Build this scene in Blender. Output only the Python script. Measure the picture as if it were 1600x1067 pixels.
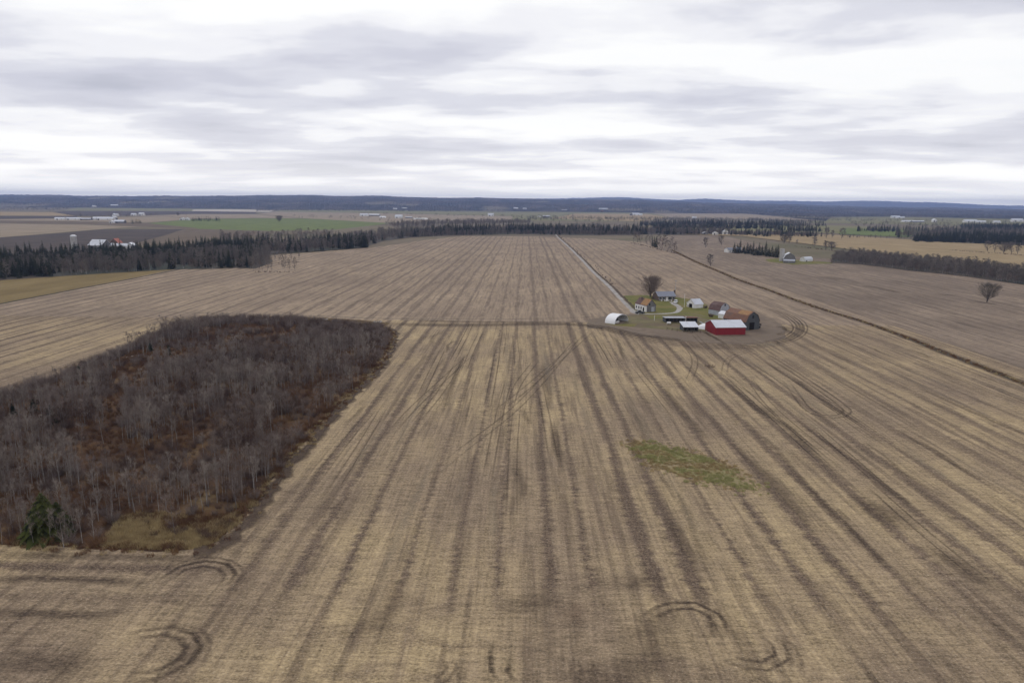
import bpy, bmesh, math, random
import numpy as np
from mathutils import Matrix, Vector

random.seed(7)
rng = np.random.default_rng(7)
sc = bpy.context.scene
for o in list(bpy.data.objects):
    bpy.data.objects.remove(o)
C = sc.collection

# ------------------------------------------------------------------ camera
CAM_H, FPX = 55.0, 1067.0
PITCH, YAW, ROLL = math.atan(214.5 / FPX), math.radians(1.07), math.radians(0.5)
fw = Vector((-math.sin(YAW) * math.cos(PITCH), math.cos(YAW) * math.cos(PITCH), -math.sin(PITCH)))
r0 = Vector((math.cos(YAW), math.sin(YAW), 0))
u0 = r0.cross(fw)
rt = r0 * math.cos(ROLL) + u0 * math.sin(ROLL)
up = u0 * math.cos(ROLL) - r0 * math.sin(ROLL)
cam = bpy.data.cameras.new('camera')
cam.sensor_width = 36.0
cam.lens = 36.0 * FPX / 1600.0
cam.clip_start, cam.clip_end = 1.0, 60000.0
co = bpy.data.objects.new('camera', cam)
m = Matrix.Identity(4)
for i in range(3):
    m[i][0], m[i][1], m[i][2] = rt[i], up[i], -fw[i]
m[2][3] = CAM_H
co.matrix_world = m
C.objects.link(co)
sc.camera = co


def P(px, py, z=0.0):
    """ground point seen at this pixel of the 1600 px photograph"""
    d = fw * FPX + rt * (px - 800.0) + up * (533.5 - py)
    t = (z - CAM_H) / d.z
    return Vector((d.x * t, d.y * t, z))


def A(px, dist, z=0.0):
    """point at a given forward distance in the compass direction of a pixel column"""
    d = fw * FPX + rt * (px - 800.0) + up * 210
    k = dist / d.y
    return Vector((d.x * k, dist, z))


def horizon_y(px):
    return 319.0 + (px - 800.0) * math.tan(ROLL)


# ------------------------------------------------------------------ sky and sun
SUN_EL, SUN_AZ = math.radians(38), math.radians(-18)      # azimuth from +Y towards +X
world = bpy.data.worlds.new("World")
sc.world = world
world.use_nodes = True
wn, wl = world.node_tree.nodes, world.node_tree.links
wn.clear()


def N(t, nodes, **kw):
    n = nodes.new(t)
    for k, v in kw.items():
        setattr(n, k, v)
    return n


def math_node(nodes, links, op, a, b=None, c=None, clamp=False):
    n = nodes.new('ShaderNodeMath')
    n.operation = op
    n.use_clamp = clamp
    for i, v in enumerate((a, b, c)):
        if v is None:
            continue
        if isinstance(v, (int, float)):
            n.inputs[i].default_value = v
        else:
            links.new(v, n.inputs[i])
    return n.outputs[0]


def ramp(nodes, links, fac, stops, interp='LINEAR'):
    n = nodes.new('ShaderNodeValToRGB')
    n.color_ramp.interpolation = interp
    e = n.color_ramp.elements
    while len(e) < len(stops):
        e.new(0.5)
    for i, (p, c) in enumerate(stops):
        e[i].position = p
        if isinstance(c, (int, float)):
            c = (c, c, c)
        e[i].color = (*c, 1)
    links.new(fac, n.inputs[0])
    return n.outputs[0]


def mixc(nodes, links, fac, a, b, blend='MIX'):
    n = nodes.new('ShaderNodeMix')
    n.data_type = 'RGBA'
    n.blend_type = blend
    n.clamp_factor = True
    for sock, v in ((n.inputs[0], fac), (n.inputs[6], a), (n.inputs[7], b)):
        if isinstance(v, (int, float)):
            sock.default_value = v if sock.type == 'VALUE' else (v, v, v, 1)
        elif isinstance(v, tuple):
            sock.default_value = (*v, 1)
        else:
            links.new(v, sock)
    return n.outputs[2]


sky = N('ShaderNodeTexSky', wn, sky_type='NISHITA', sun_disc=False)
sky.sun_elevation, sky.sun_rotation = SUN_EL, SUN_AZ
sky.altitude = 150
skyb = mixc(wn, wl, 1.0, sky.outputs[0], (0.10, 0.10, 0.10), 'MULTIPLY')
tc = N('ShaderNodeTexCoord', wn)
sep = N('ShaderNodeSeparateXYZ', wn)
wl.new(tc.outputs['Generated'], sep.inputs[0])
zc = math_node(wn, wl, 'MAXIMUM', sep.outputs[2], 0.0)
zz = math_node(wn, wl, 'ADD', zc, 0.075)
cx = math_node(wn, wl, 'DIVIDE', sep.outputs[0], zz)
cy = math_node(wn, wl, 'DIVIDE', sep.outputs[1], zz)
cmb = N('ShaderNodeCombineXYZ', wn)
wl.new(cx, cmb.inputs[0]); wl.new(cy, cmb.inputs[1])


def wnoise(scale, detail, rough, off, dist=0.3, stretch=(1, 1, 1)):
    mp = N('ShaderNodeMapping', wn)
    mp.inputs['Location'].default_value = off
    mp.inputs['Scale'].default_value = stretch
    wl.new(cmb.outputs[0], mp.inputs[0])
    n = N('ShaderNodeTexNoise', wn)
    n.inputs['Scale'].default_value = scale
    n.inputs['Detail'].default_value = detail
    n.inputs['Roughness'].default_value = rough
    n.inputs['Distortion'].default_value = dist
    wl.new(mp.outputs[0], n.inputs[0])
    return n.outputs[0]


n1 = wnoise(1.05, 8, 0.50, (3.3, 1.7, 0), 0.12, (0.72, 1.0, 1))
n2 = wnoise(0.40, 3, 0.45, (5.1, 8.2, 0), 0.1, (0.7, 1.0, 1))
nn = math_node(wn, wl, 'ADD', math_node(wn, wl, 'MULTIPLY', n1, 0.50), math_node(wn, wl, 'MULTIPLY', n2, 0.50))
cloud = ramp(wn, wl, nn, [(0.37, (0.50, 0.51, 0.59)), (0.43, (0.61, 0.615, 0.695)), (0.48, (0.71, 0.715, 0.78)), (0.525, (0.88, 0.88, 0.91)), (0.575, (0.99, 0.99, 0.985))], 'EASE')
# thinner, brighter overcast towards the horizon
hz = ramp(wn, wl, zc, [(0.0, 1.0), (0.012, 0.65), (0.03, 0.36), (0.06, 0.14), (0.13, 0.02), (0.3, 0.0)])
cloud = mixc(wn, wl, hz, cloud, mixc(wn, wl, 0.72, cloud, (2.6, 2.48, 2.15)))
cover = ramp(wn, wl, nn, [(0.60, 0.97), (0.70, 0.88)])
skyc = mixc(wn, wl, cover, skyb, cloud)
bg = N('ShaderNodeBackground', wn)
wl.new(skyc, bg.inputs[0])
bg.inputs[1].default_value = 1.06
wo = N('ShaderNodeOutputWorld', wn)
wl.new(bg.outputs[0], wo.inputs[0])
world.cycles.sampling_method = 'MANUAL'
world.cycles.sample_map_resolution = 512

sun = bpy.data.lights.new('sun', 'SUN')
sun.energy = 0.7
sun.angle = math.radians(16)
sun.color = (1.0, 0.96, 0.90)
so = bpy.data.objects.new('sun', sun)
sd = Vector((math.sin(SUN_AZ) * math.cos(SUN_EL), math.cos(SUN_AZ) * math.cos(SUN_EL), math.sin(SUN_EL)))
so.rotation_euler = sd.to_track_quat('Z', 'Y').to_euler()
so.location = (0, 0, 400)
C.objects.link(so)

sc.view_settings.view_transform = 'Standard'
sc.view_settings.look = 'None'
sc.view_settings.gamma = 1.0
sc.view_settings.use_curve_mapping = False
sc.view_settings.exposure = 0.0
sc.render.engine = 'CYCLES'
sc.cycles.max_bounces = 5
sc.cycles.transparent_max_bounces = 16
sc.cycles.volume_bounces = 0


# ------------------------------------------------------------------ materials
class Mat:
    def __init__(self, name, rough=0.9, spec=0.2):
        self.m = bpy.data.materials.new(name)
        self.m.use_nodes = True
        self.n, self.l = self.m.node_tree.nodes, self.m.node_tree.links
        self.n.clear()
        self.out = N('ShaderNodeOutputMaterial', self.n)
        self.b = N('ShaderNodeBsdfPrincipled', self.n)
        self.b.inputs['Roughness'].default_value = rough
        self.b.inputs['Specular IOR Level'].default_value = spec
        self.l.new(self.b.outputs[0], self.out.inputs[0])
        self._pos = None

    def pos(self, kind='world'):
        if kind == 'world':
            if not self._pos:
                self._pos = N('ShaderNodeNewGeometry', self.n).outputs['Position']
            return self._pos
        return N('ShaderNodeTexCoord', self.n).outputs['Object']

    def noise(self, scale, detail=3, rough=0.5, stretch=(1, 1, 1), off=(0, 0, 0), rot=0.0, vec=None, dist=0.0, kind='world'):
        mp = N('ShaderNodeMapping', self.n)
        mp.inputs['Scale'].default_value = tuple(s * scale for s in stretch)
        mp.inputs['Location'].default_value = off
        mp.inputs['Rotation'].default_value = (0, 0, rot)
        self.l.new(vec or self.pos(kind), mp.inputs[0])
        t = N('ShaderNodeTexNoise', self.n)
        t.inputs['Scale'].default_value = 1.0
        t.inputs['Detail'].default_value = detail
        t.inputs['Roughness'].default_value = rough
        t.inputs['Distortion'].default_value = dist
        self.l.new(mp.outputs[0], t.inputs[0])
        return t.outputs[0]

    def M(self, op, a, b=None, c=None, clamp=False):
        return math_node(self.n, self.l, op, a, b, c, clamp)

    def R(self, fac, stops, interp='LINEAR'):
        return ramp(self.n, self.l, fac, stops, interp)

    def X(self, fac, a, b, blend='MIX'):
        return mixc(self.n, self.l, fac, a, b, blend)

    def color(self, c):
        if isinstance(c, tuple):
            self.b.inputs['Base Color'].default_value = (*c, 1)
        else:
            self.l.new(c, self.b.inputs['Base Color'])
        return self

    def bump(self, h, dist=0.1, strength=1.0):
        n = N('ShaderNodeBump', self.n)
        n.inputs['Strength'].default_value = strength
        n.inputs['Distance'].default_value = dist
        self.l.new(h, n.inputs['Height'])
        self.l.new(n.outputs[0], self.b.inputs['Normal'])


def mottled(name, c0, c1, scale=1.0, c2=None, rough=0.9, spec=0.2, stretch=(1, 1, 1), kind='world', scale2=None, bump=None):
    a = Mat(name, rough, spec)
    n = a.noise(scale, 4, 0.6, stretch, kind=kind)
    c = a.R(n, [(0.32, c0), (0.68, c1)])
    if c2:
        n2 = a.noise(scale2 or scale * 0.2, 3, 0.55, stretch, off=(5, 9, 2), kind=kind)
        c = a.X(a.R(n2, [(0.45, 0.0), (0.65, 1.0)]), c, c2)
    a.color(c)
    if bump:
        a.bump(n, bump)
    return a.m


def stubble_material(name, near=True, tan=(0.415, 0.314, 0.178), soil=(0.125, 0.089, 0.063), grey=(0.255, 0.190, 0.126), contrast=1.0, pitch=7.6):
    a = Mat(name, 0.95, 0.1)
    s = N('ShaderNodeSeparateXYZ', a.n)
    a.l.new(a.pos(), s.inputs[0])
    x, y = s.outputs[0], s.outputs[1]
    w1 = a.M('MULTIPLY', a.M('SUBTRACT', a.noise(1 / 150, 2, 0.4, (0.6, 1, 1)), 0.5), 4.0)
    w2 = a.M('MULTIPLY', a.M('SUBTRACT', a.noise(1 / 11, 3, 0.55, (0.7, 1.0, 1), off=(7, 3, 0)), 0.5), 0.9)
    xw = a.M('ADD', a.M('ADD', x, w1), w2)

    def swaths(coord, along, stretch_across, per, seed):
        # comb-like ragged edges: chaff is thrown across the rows
        rag = a.M('MULTIPLY', a.M('SUBTRACT', a.noise(1.0, 2, 0.6, stretch_across, off=(seed, seed, 0)), 0.5), 6.5)
        cell0 = a.M('FLOOR', a.M('DIVIDE', coord, per))
        wj = N('ShaderNodeTexWhiteNoise', a.n, noise_dimensions='1D')
        a.l.new(a.M('ADD', cell0, 17.3), wj.inputs['W'])
        shift = a.M('MULTIPLY', a.M('SUBTRACT', wj.outputs[0], 0.5), 0.30)
        c = a.M('ADD', coord, a.M('MULTIPLY', rag, 0.30))
        ph = a.M('ADD', a.M('FRACT', a.M('DIVIDE', c, per)), shift)
        d = a.M('ABSOLUTE', a.M('SUBTRACT', ph, 0.5))          # 0 at middle of the bare strip
        wn_ = N('ShaderNodeTexWhiteNoise', a.n, noise_dimensions='1D')
        a.l.new(cell0, wn_.inputs['W'])
        wid = a.M('ADD', a.M('MULTIPLY', wn_.outputs[0], 0.13), 0.045)
        pat = a.noise(1 / 30, 3, 0.6, (1, 0.5, 1) if along == 'y' else (0.5, 1, 1), off=(seed * 3, 1, 0))
        wid = a.M('MULTIPLY', wid, a.M('MULTIPLY', pat, 1.9))
        teeth = a.M('MULTIPLY', a.M('SUBTRACT', a.noise(1.0, 3, 0.65, stretch_across, off=(seed + 9, seed, 0)), 0.5), 0.42)
        wid = a.M('ADD', wid, teeth)
        e = a.M('DIVIDE', a.M('SUBTRACT', wid, d), 0.15)
        return a.M('ADD', e, 0.5, clamp=True)

    sy = swaths(xw, 'y', (0.22, 0.75, 1) if near else (0.12, 0.2, 1), pitch, 2.0)
    bare = sy
    east = a.M('MULTIPLY', a.M('SUBTRACT', x, 50.0), 0.012, clamp=True)
    bare = a.M('MULTIPLY', bare, a.M('SUBTRACT', 1.0, a.M('MULTIPLY', east, 0.45)))
    sy = bare
    if near:
        yw = a.M('ADD', a.M('ADD', y, w1), w2)
        sx = swaths(yw, 'x', (0.75, 0.25, 1), 9.0, 5.0)
        # headland along the near edge of the wood runs across the rows
        mk = a.M('ADD', a.M('MULTIPLY', a.M('ADD', a.M('MULTIPLY', x, -1.0), -30.0), 0.05),
                 a.M('MULTIPLY', a.M('SUBTRACT', 112.0, y), 0.03))
        mx = a.M('MULTIPLY', a.M('ADD', a.M('MULTIPLY', a.M('SUBTRACT', -46.0, x), 0.06), 0.5, clamp=True),
                 a.M('ADD', a.M('MULTIPLY', a.M('SUBTRACT', 122.0, y), 0.08), 0.5, clamp=True))
        # turning area right at the near end: the strips break up
        turn = a.M('ADD', a.M('MULTIPLY', a.M('SUBTRACT', a.M('ADD', 86.0, a.M('MULTIPLY', w2, 6.0)), y), 0.09), 0.5, clamp=True)
        blot = a.R(a.noise(1 / 9, 5, 0.65, (0.8, 1.3, 1), off=(4, 8, 0)), [(0.52, 0.0), (0.66, 0.6)])
        bare = a.M('ADD', a.M('MULTIPLY', sy, a.M('SUBTRACT', 1.0, mx)), a.M('MULTIPLY', sx, mx))
        bare = a.M('ADD', a.M('MULTIPLY', bare, a.M('SUBTRACT', 1.0, turn)), a.M('MULTIPLY', blot, turn))
    fineA = a.noise(1.0, 4, 0.75, (2.2, 3.2, 1), off=(3, 1, 0))
    rows = a.noise(1.0, 4, 0.7, (0.9, 0.045, 1), off=(1, 5, 0), vec=None)
    rows2 = a.noise(1.0, 2, 0.6, (0.45, 0.02, 1), off=(8, 2, 0))
    comb = a.noise(1.0, 3, 0.65, (0.30, 1.3, 1), off=(2, 2, 0))
    big = a.noise(1 / 42, 4, 0.55, (1, 0.55, 1), off=(2, 7, 0))
    mid = a.noise(1 / 6, 4, 0.6, (1, 0.6, 1), off=(9, 1, 0))
    straw = a.X(a.R(big, [(0.38, 0.0), (0.62, 1.0)]), tan, grey)
    straw = a.X(a.M('MULTIPLY', a.R(mid, [(0.42, 0.0), (0.66, 1.0)]), 0.55), straw, grey)
    straw = a.X(a.M('MULTIPLY', a.R(rows2, [(0.50, 0.0), (0.66, 1.0)]), 0.55), straw, soil)
    k = 1.0 if near else 0.55
    v = a.M('ADD', a.M('MULTIPLY', a.M('SUBTRACT', fineA, 0.5), 2.5 * k), a.M('MULTIPLY', a.M('SUBTRACT', rows, 0.5), 1.15))
    v = a.M('ADD', v, a.M('MULTIPLY', a.M('SUBTRACT', comb, 0.5), 1.35))
    # wheel lines of the combine in every strip
    wl_ = a.M('ABSOLUTE', a.M('SUBTRACT', a.M('FRACT', a.M('DIVIDE', a.M('ADD', xw, 1.1), pitch / 2)), 0.5))
    line = a.M('MULTIPLY', a.M('SUBTRACT', 1.0, a.M('MULTIPLY', wl_, 14.0), clamp=True), a.R(a.noise(1.0, 3, 0.6, (0.35, 0.035, 1), off=(31, 7, 0)), [(0.46, 0.0), (0.62, 0.40)]))
    soilc = a.X(a.R(fineA, [(0.45, 0.0), (0.8, 0.8)]), soil, grey)
    col = a.X(a.M('MULTIPLY', bare, 0.97 * contrast), straw, soilc)
    col = a.X(line, col, soil)
    if near:
        # pale stalks lying about, and damp patches
        sp = a.noise(1.0, 1, 0.5, (3.4, 7.5, 1), off=(11, 6, 0))
        col = a.X(a.R(sp, [(0.64, 0.0), (0.74, 0.7)]), col, (0.50, 0.43, 0.32))
    damp = a.noise(1 / 75, 3, 0.6, (0.7, 1, 1), off=(13, 4, 0))
    col = a.X(a.R(damp, [(0.54, 0.0), (0.74, 0.28 * contrast)]), col, soil)
    mul = a.M('ADD', 1.0, v)
    cc = N('ShaderNodeVectorMath', a.n, operation='SCALE')
    a.l.new(col, cc.inputs[0]); a.l.new(mul, cc.inputs['Scale'])
    a.color(cc.outputs[0])
    if near:
        a.bump(a.M('ADD', fineA, a.M('MULTIPLY', rows, 0.6)), 0.12, 0.7)
    return a.m


M_near = stubble_material('stubble_near')
M_upper = stubble_material('stubble_upper', False, (0.355, 0.271, 0.185), (0.145, 0.108, 0.080), (0.268, 0.203, 0.143), 0.82, 9.0)
M_east = stubble_material('stubble_east', False, (0.285, 0.219, 0.158), (0.112, 0.084, 0.065), (0.205, 0.157, 0.115), 1.0, 9.0)
M_wood_floor = None


def field_mat(name, c0, c1, row=None, scale=1 / 30):
    a = Mat(name, 0.95, 0.1)
    n = a.noise(scale, 5, 0.6, (1, 0.5, 1))
    c = a.R(n, [(0.33, c0), (0.67, c1)])
    r = a.noise(1.0, 3, 0.6, (0.10, 0.008, 1), off=(2, 3, 1), rot=(row or 0))
    c = a.X(a.R(r, [(0.45, 0.0), (0.7, 0.4)]), c, tuple(v * 0.72 for v in c0))
    g = a.noise(0.6, 4, 0.7)
    cc = N('ShaderNodeVectorMath', a.n, operation='SCALE')
    a.l.new(c, cc.inputs[0]); a.l.new(a.M('ADD', 0.72, a.M('MULTIPLY', g, 0.56)), cc.inputs['Scale'])
    a.color(cc.outputs[0])
    return a.m


F_tan = field_mat('field_tan', (0.25, 0.195, 0.130), (0.33, 0.265, 0.185))
F_pale = field_mat('field_pale', (0.42, 0.36, 0.28), (0.58, 0.52, 0.43))
F_ochre = field_mat('field_ochre', (0.175, 0.125, 0.050), (0.25, 0.185, 0.082))
F_gold = field_mat('field_gold', (0.28, 0.205, 0.105), (0.36, 0.27, 0.15))
F_dark = field_mat('field_ploughed', (0.058, 0.045, 0.038), (0.092, 0.070, 0.058))
F_brown = field_mat('field_brown', (0.12, 0.090, 0.062), (0.17, 0.128, 0.085))
F_green = field_mat('field_green', (0.115, 0.150, 0.040), (0.16, 0.19, 0.060))
F_olive = field_mat('field_olive', (0.16, 0.155, 0.065), (0.235, 0.21, 0.10))
F_scrub = mottled('scrub_land', (0.05, 0.042, 0.034), (0.10, 0.078, 0.055), 1 / 12, (0.035, 0.042, 0.028), scale2=1 / 90)

# base land: patchwork of olive and tan
a = Mat('base_land', 0.95, 0.1)
n = a.noise(1 / 260, 4, 0.5, (0.5, 1, 1))
c = a.R(n, [(0.35, (0.13, 0.12, 0.06)), (0.5, (0.20, 0.16, 0.105)), (0.62, (0.16, 0.125, 0.085)), (0.72, (0.10, 0.085, 0.06))])
g = a.noise(1 / 14, 4, 0.7)
c = a.X(a.R(g, [(0.4, 0.0), (0.75, 0.5)]), c, (0.08, 0.068, 0.045))
M_land = a.color(c).m

# forest seen from far away: clumps of dark conifers among grey hardwoods
a = Mat('far_forest', 0.95, 0.05)
n = a.noise(1 / 160, 5, 0.6, (1, 0.35, 1))
n2 = a.noise(1 / 18, 3, 0.7, (1, 0.4, 1))
c = a.R(n, [(0.40, (0.006, 0.013, 0.008)), (0.50, (0.020, 0.024, 0.018)), (0.60, (0.085, 0.066, 0.055))])
c = a.X(a.R(n2, [(0.45, 0.0), (0.68, 0.7)]), c, (0.105, 0.085, 0.072))
c = a.X(a.R(a.noise(1 / 420, 2, 0.5, (1, .5, 1), off=(3, 8, 0)), [(0.60, 0.0), (0.66, 0.85)]), c, (0.20, 0.17, 0.11))
M_forest = a.color(c).m

# floor of the wood
a = Mat('wood_floor', 0.95, 0.1)
n = a.noise(1 / 14, 5, 0.6)
n2 = a.noise(1 / 2.2, 5, 0.7, off=(4, 4, 0))
c = a.R(n, [(0.34, (0.055, 0.032, 0.022)), (0.48, (0.10, 0.056, 0.030)), (0.60, (0.14, 0.082, 0.040)), (0.72, (0.23, 0.16, 0.08))])
c = a.X(a.R(n2, [(0.45, 0.0), (0.7, 0.8)]), c, (0.045, 0.032, 0.026))
a.color(c); a.bump(n2, 0.5)
M_wfloor = a.m

a = Mat('dry_grass_ground', 0.95, 0.1)
n = a.noise(1 / 1.5, 5, 0.7, (1, 1.6, 1))
c = a.R(n, [(0.36, (0.075, 0.048, 0.025)), (0.52, (0.15, 0.105, 0.050)), (0.68, (0.30, 0.225, 0.11))])
c = a.X(a.R(a.noise(1 / 9, 3, 0.6), [(0.42, 0.0), (0.62, 0.8)]), c, (0.085, 0.050, 0.026))
a.color(c); a.bump(n, 0.35)
M_drygrass = a.m

a = Mat('lawn', 0.9, 0.1)
n = a.noise(1 / 12, 4, 0.6)
c = a.R(n, [(0.35, (0.115, 0.122, 0.030)), (0.52, (0.165, 0.152, 0.042)), (0.68, (0.205, 0.160, 0.065))])
c = a.X(a.R(a.noise(0.8, 4, 0.7), [(0.45, 0.0), (0.75, 0.5)]), c, (0.090, 0.095, 0.028))
M_lawn = a.color(c).m
M_rough_grass = mottled('rough_grass', (0.115, 0.108, 0.042), (0.19, 0.150, 0.075), 1 / 5, (0.135, 0.100, 0.060), scale2=1 / 14)
M_patch_grass = mottled('patch_grass', (0.175, 0.175, 0.062), (0.30, 0.245, 0.125), 1 / 2.0, (0.29, 0.225, 0.13), scale2=1 / 8, bump=0.3)
M_yard = mottled('yard_soil', (0.140, 0.104, 0.074), (0.225, 0.170, 0.118), 1 / 4, (0.165, 0.125, 0.088), scale2=1 / 20, bump=0.1)
M_gravel = mottled('gravel', (0.30, 0.28, 0.255), (0.44, 0.415, 0.385), 0.9, (0.26, 0.235, 0.205), scale2=1 / 7)
M_ditch = mottled('ditch_weeds', (0.038, 0.030, 0.020), (0.085, 0.062, 0.040), 0.6, (0.055, 0.052, 0.026), scale2=0.12)


def simple(name, c, rough=0.6, spec=0.3, var=0.15, scale=1.2, metal=0.0, stretch=(1, 1, 1), dirt=None):
    a = Mat(name, rough, spec)
    a.b.inputs['Metallic'].default_value = metal
    n = a.noise(scale, 5, 0.65, stretch, kind='object')
    col = a.R(n, [(0.3, tuple(v * (1 - var) for v in c)), (0.7, tuple(min(1, v * (1 + var)) for v in c))])
    if dirt:
        col = a.X(a.R(a.noise(scale * 0.45, 5, 0.7, stretch, off=(3, 3, 3), kind='object'), [(0.5, 0.0), (0.64, 0.85)]), col, dirt)
    return a.color(col).m


B_red = simple('red_steel', (0.215, 0.011, 0.018), 0.5, 0.3, 0.12, 0.6, stretch=(1, 1, 0.2), dirt=(0.19, 0.014, 0.018))
B_whiteroof = simple('white_steel', (0.62, 0.64, 0.68), 0.45, 0.4, 0.06, 0.5, dirt=(0.50, 0.50, 0.52))
B_white = simple('white_paint', (0.72, 0.71, 0.69), 0.7, 0.3, 0.06, 0.6, dirt=(0.58, 0.56, 0.52))
B_fabric = simple('white_fabric', (0.80, 0.80, 0.80), 0.6, 0.3, 0.03, 0.6)
B_tin = simple('grey_tin', (0.36, 0.38, 0.42), 0.45, 0.4, 0.12, 0.8, stretch=(3, 1, 1), dirt=(0.30, 0.27, 0.26))
B_board = simple('weathered_boards', (0.17, 0.165, 0.165), 0.9, 0.1, 0.22, 2.0, stretch=(4, 4, 0.2), dirt=(0.115, 0.105, 0.10))
B_boarddark = simple('dark_boards', (0.085, 0.090, 0.095), 0.9, 0.1, 0.22, 2.0, stretch=(4, 4, 0.2), dirt=(0.055, 0.05, 0.05))
B_rust = simple('rusty_roof', (0.200, 0.105, 0.070), 0.8, 0.2, 0.18, 0.7, stretch=(2, 1, 0.4), dirt=(0.150, 0.105, 0.090))
B_orange = simple('orange_rust_sheet', (0.30, 0.175, 0.080), 0.8, 0.2, 0.2, 0.9, dirt=(0.33, 0.15, 0.06))
B_redbrown = simple('redbrown_roof', (0.120, 0.072, 0.066), 0.8, 0.2, 0.2, 0.7, stretch=(2, 1, 0.5), dirt=(0.155, 0.115, 0.11))
B_slate = simple('grey_shingle', (0.235, 0.245, 0.285), 0.8, 0.2, 0.10, 1.2)
B_brick = simple('brick_wall', (0.13, 0.095, 0.08), 0.9, 0.1, 0.2, 2.0)
B_glass = simple('dark_glass', (0.025, 0.03, 0.035), 0.12, 0.5, 0.1)
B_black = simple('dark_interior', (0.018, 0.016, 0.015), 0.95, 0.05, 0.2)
B_concrete = simple('silo_concrete', (0.40, 0.385, 0.37), 0.85, 0.2, 0.10, 0.5, dirt=(0.32, 0.30, 0.28))
B_dome = simple('dome_metal', (0.66, 0.67, 0.70), 0.35, 0.5, 0.05)
B_wood = simple('pole_wood', (0.14, 0.115, 0.095), 0.9, 0.1, 0.2, 3.0)
B_rock = simple('rock', (0.34, 0.31, 0.27), 0.9, 0.2, 0.25, 1.5)
B_bark = simple('bark_grey', (0.105, 0.092, 0.084), 0.95, 0.1, 0.25, 2.0)
B_pale = simple('bark_pale', (0.34, 0.32, 0.30), 0.9, 0.1, 0.25, 1.6, stretch=(1, 1, 2), dirt=(0.15, 0.135, 0.13))
B_mid = simple('bark_mid', (0.19, 0.172, 0.162), 0.9, 0.1, 0.22, 1.6, stretch=(1, 1, 2))


def leafy(name, c0, c1, rough=0.9):
    a = Mat(name, rough, 0.1)
    oi = N('ShaderNodeObjectInfo', a.n)
    n = a.noise(0.9, 2, 0.6)
    f = a.M('ADD', a.M('MULTIPLY', oi.outputs['Random'], 0.65), a.M('MULTIPLY', n, 0.35))
    a.color(a.R(f, [(0.1, c0), (0.9, c1)]))
    return a.m


T_twig = leafy('twigs_purple_grey', (0.140, 0.108, 0.092), (0.255, 0.205, 0.178))
T_twigpale = leafy('twigs_pale', (0.20, 0.167, 0.142), (0.32, 0.275, 0.235))
T_twigdark = leafy('twigs_dark', (0.082, 0.054, 0.043), (0.150, 0.102, 0.082))
T_fargrey = leafy('far_twigs', (0.095, 0.082, 0.070), (0.245, 0.215, 0.188))
T_rust = leafy('rusty_brush', (0.110, 0.056, 0.032), (0.225, 0.130, 0.068))
T_tan = leafy('tan_blades', (0.30, 0.22, 0.11), (0.52, 0.41, 0.22))
T_greenb = leafy('green_blades', (0.27, 0.275, 0.11), (0.46, 0.42, 0.20))
T_spruce = leafy('spruce_needles', (0.016, 0.026, 0.015), (0.036, 0.050, 0.026))
T_spruceY = leafy('spruce_needles_olive', (0.032, 0.044, 0.014), (0.075, 0.082, 0.024))
T_cedar = leafy('far_conifer', (0.024, 0.035, 0.020), (0.060, 0.068, 0.038))


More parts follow.
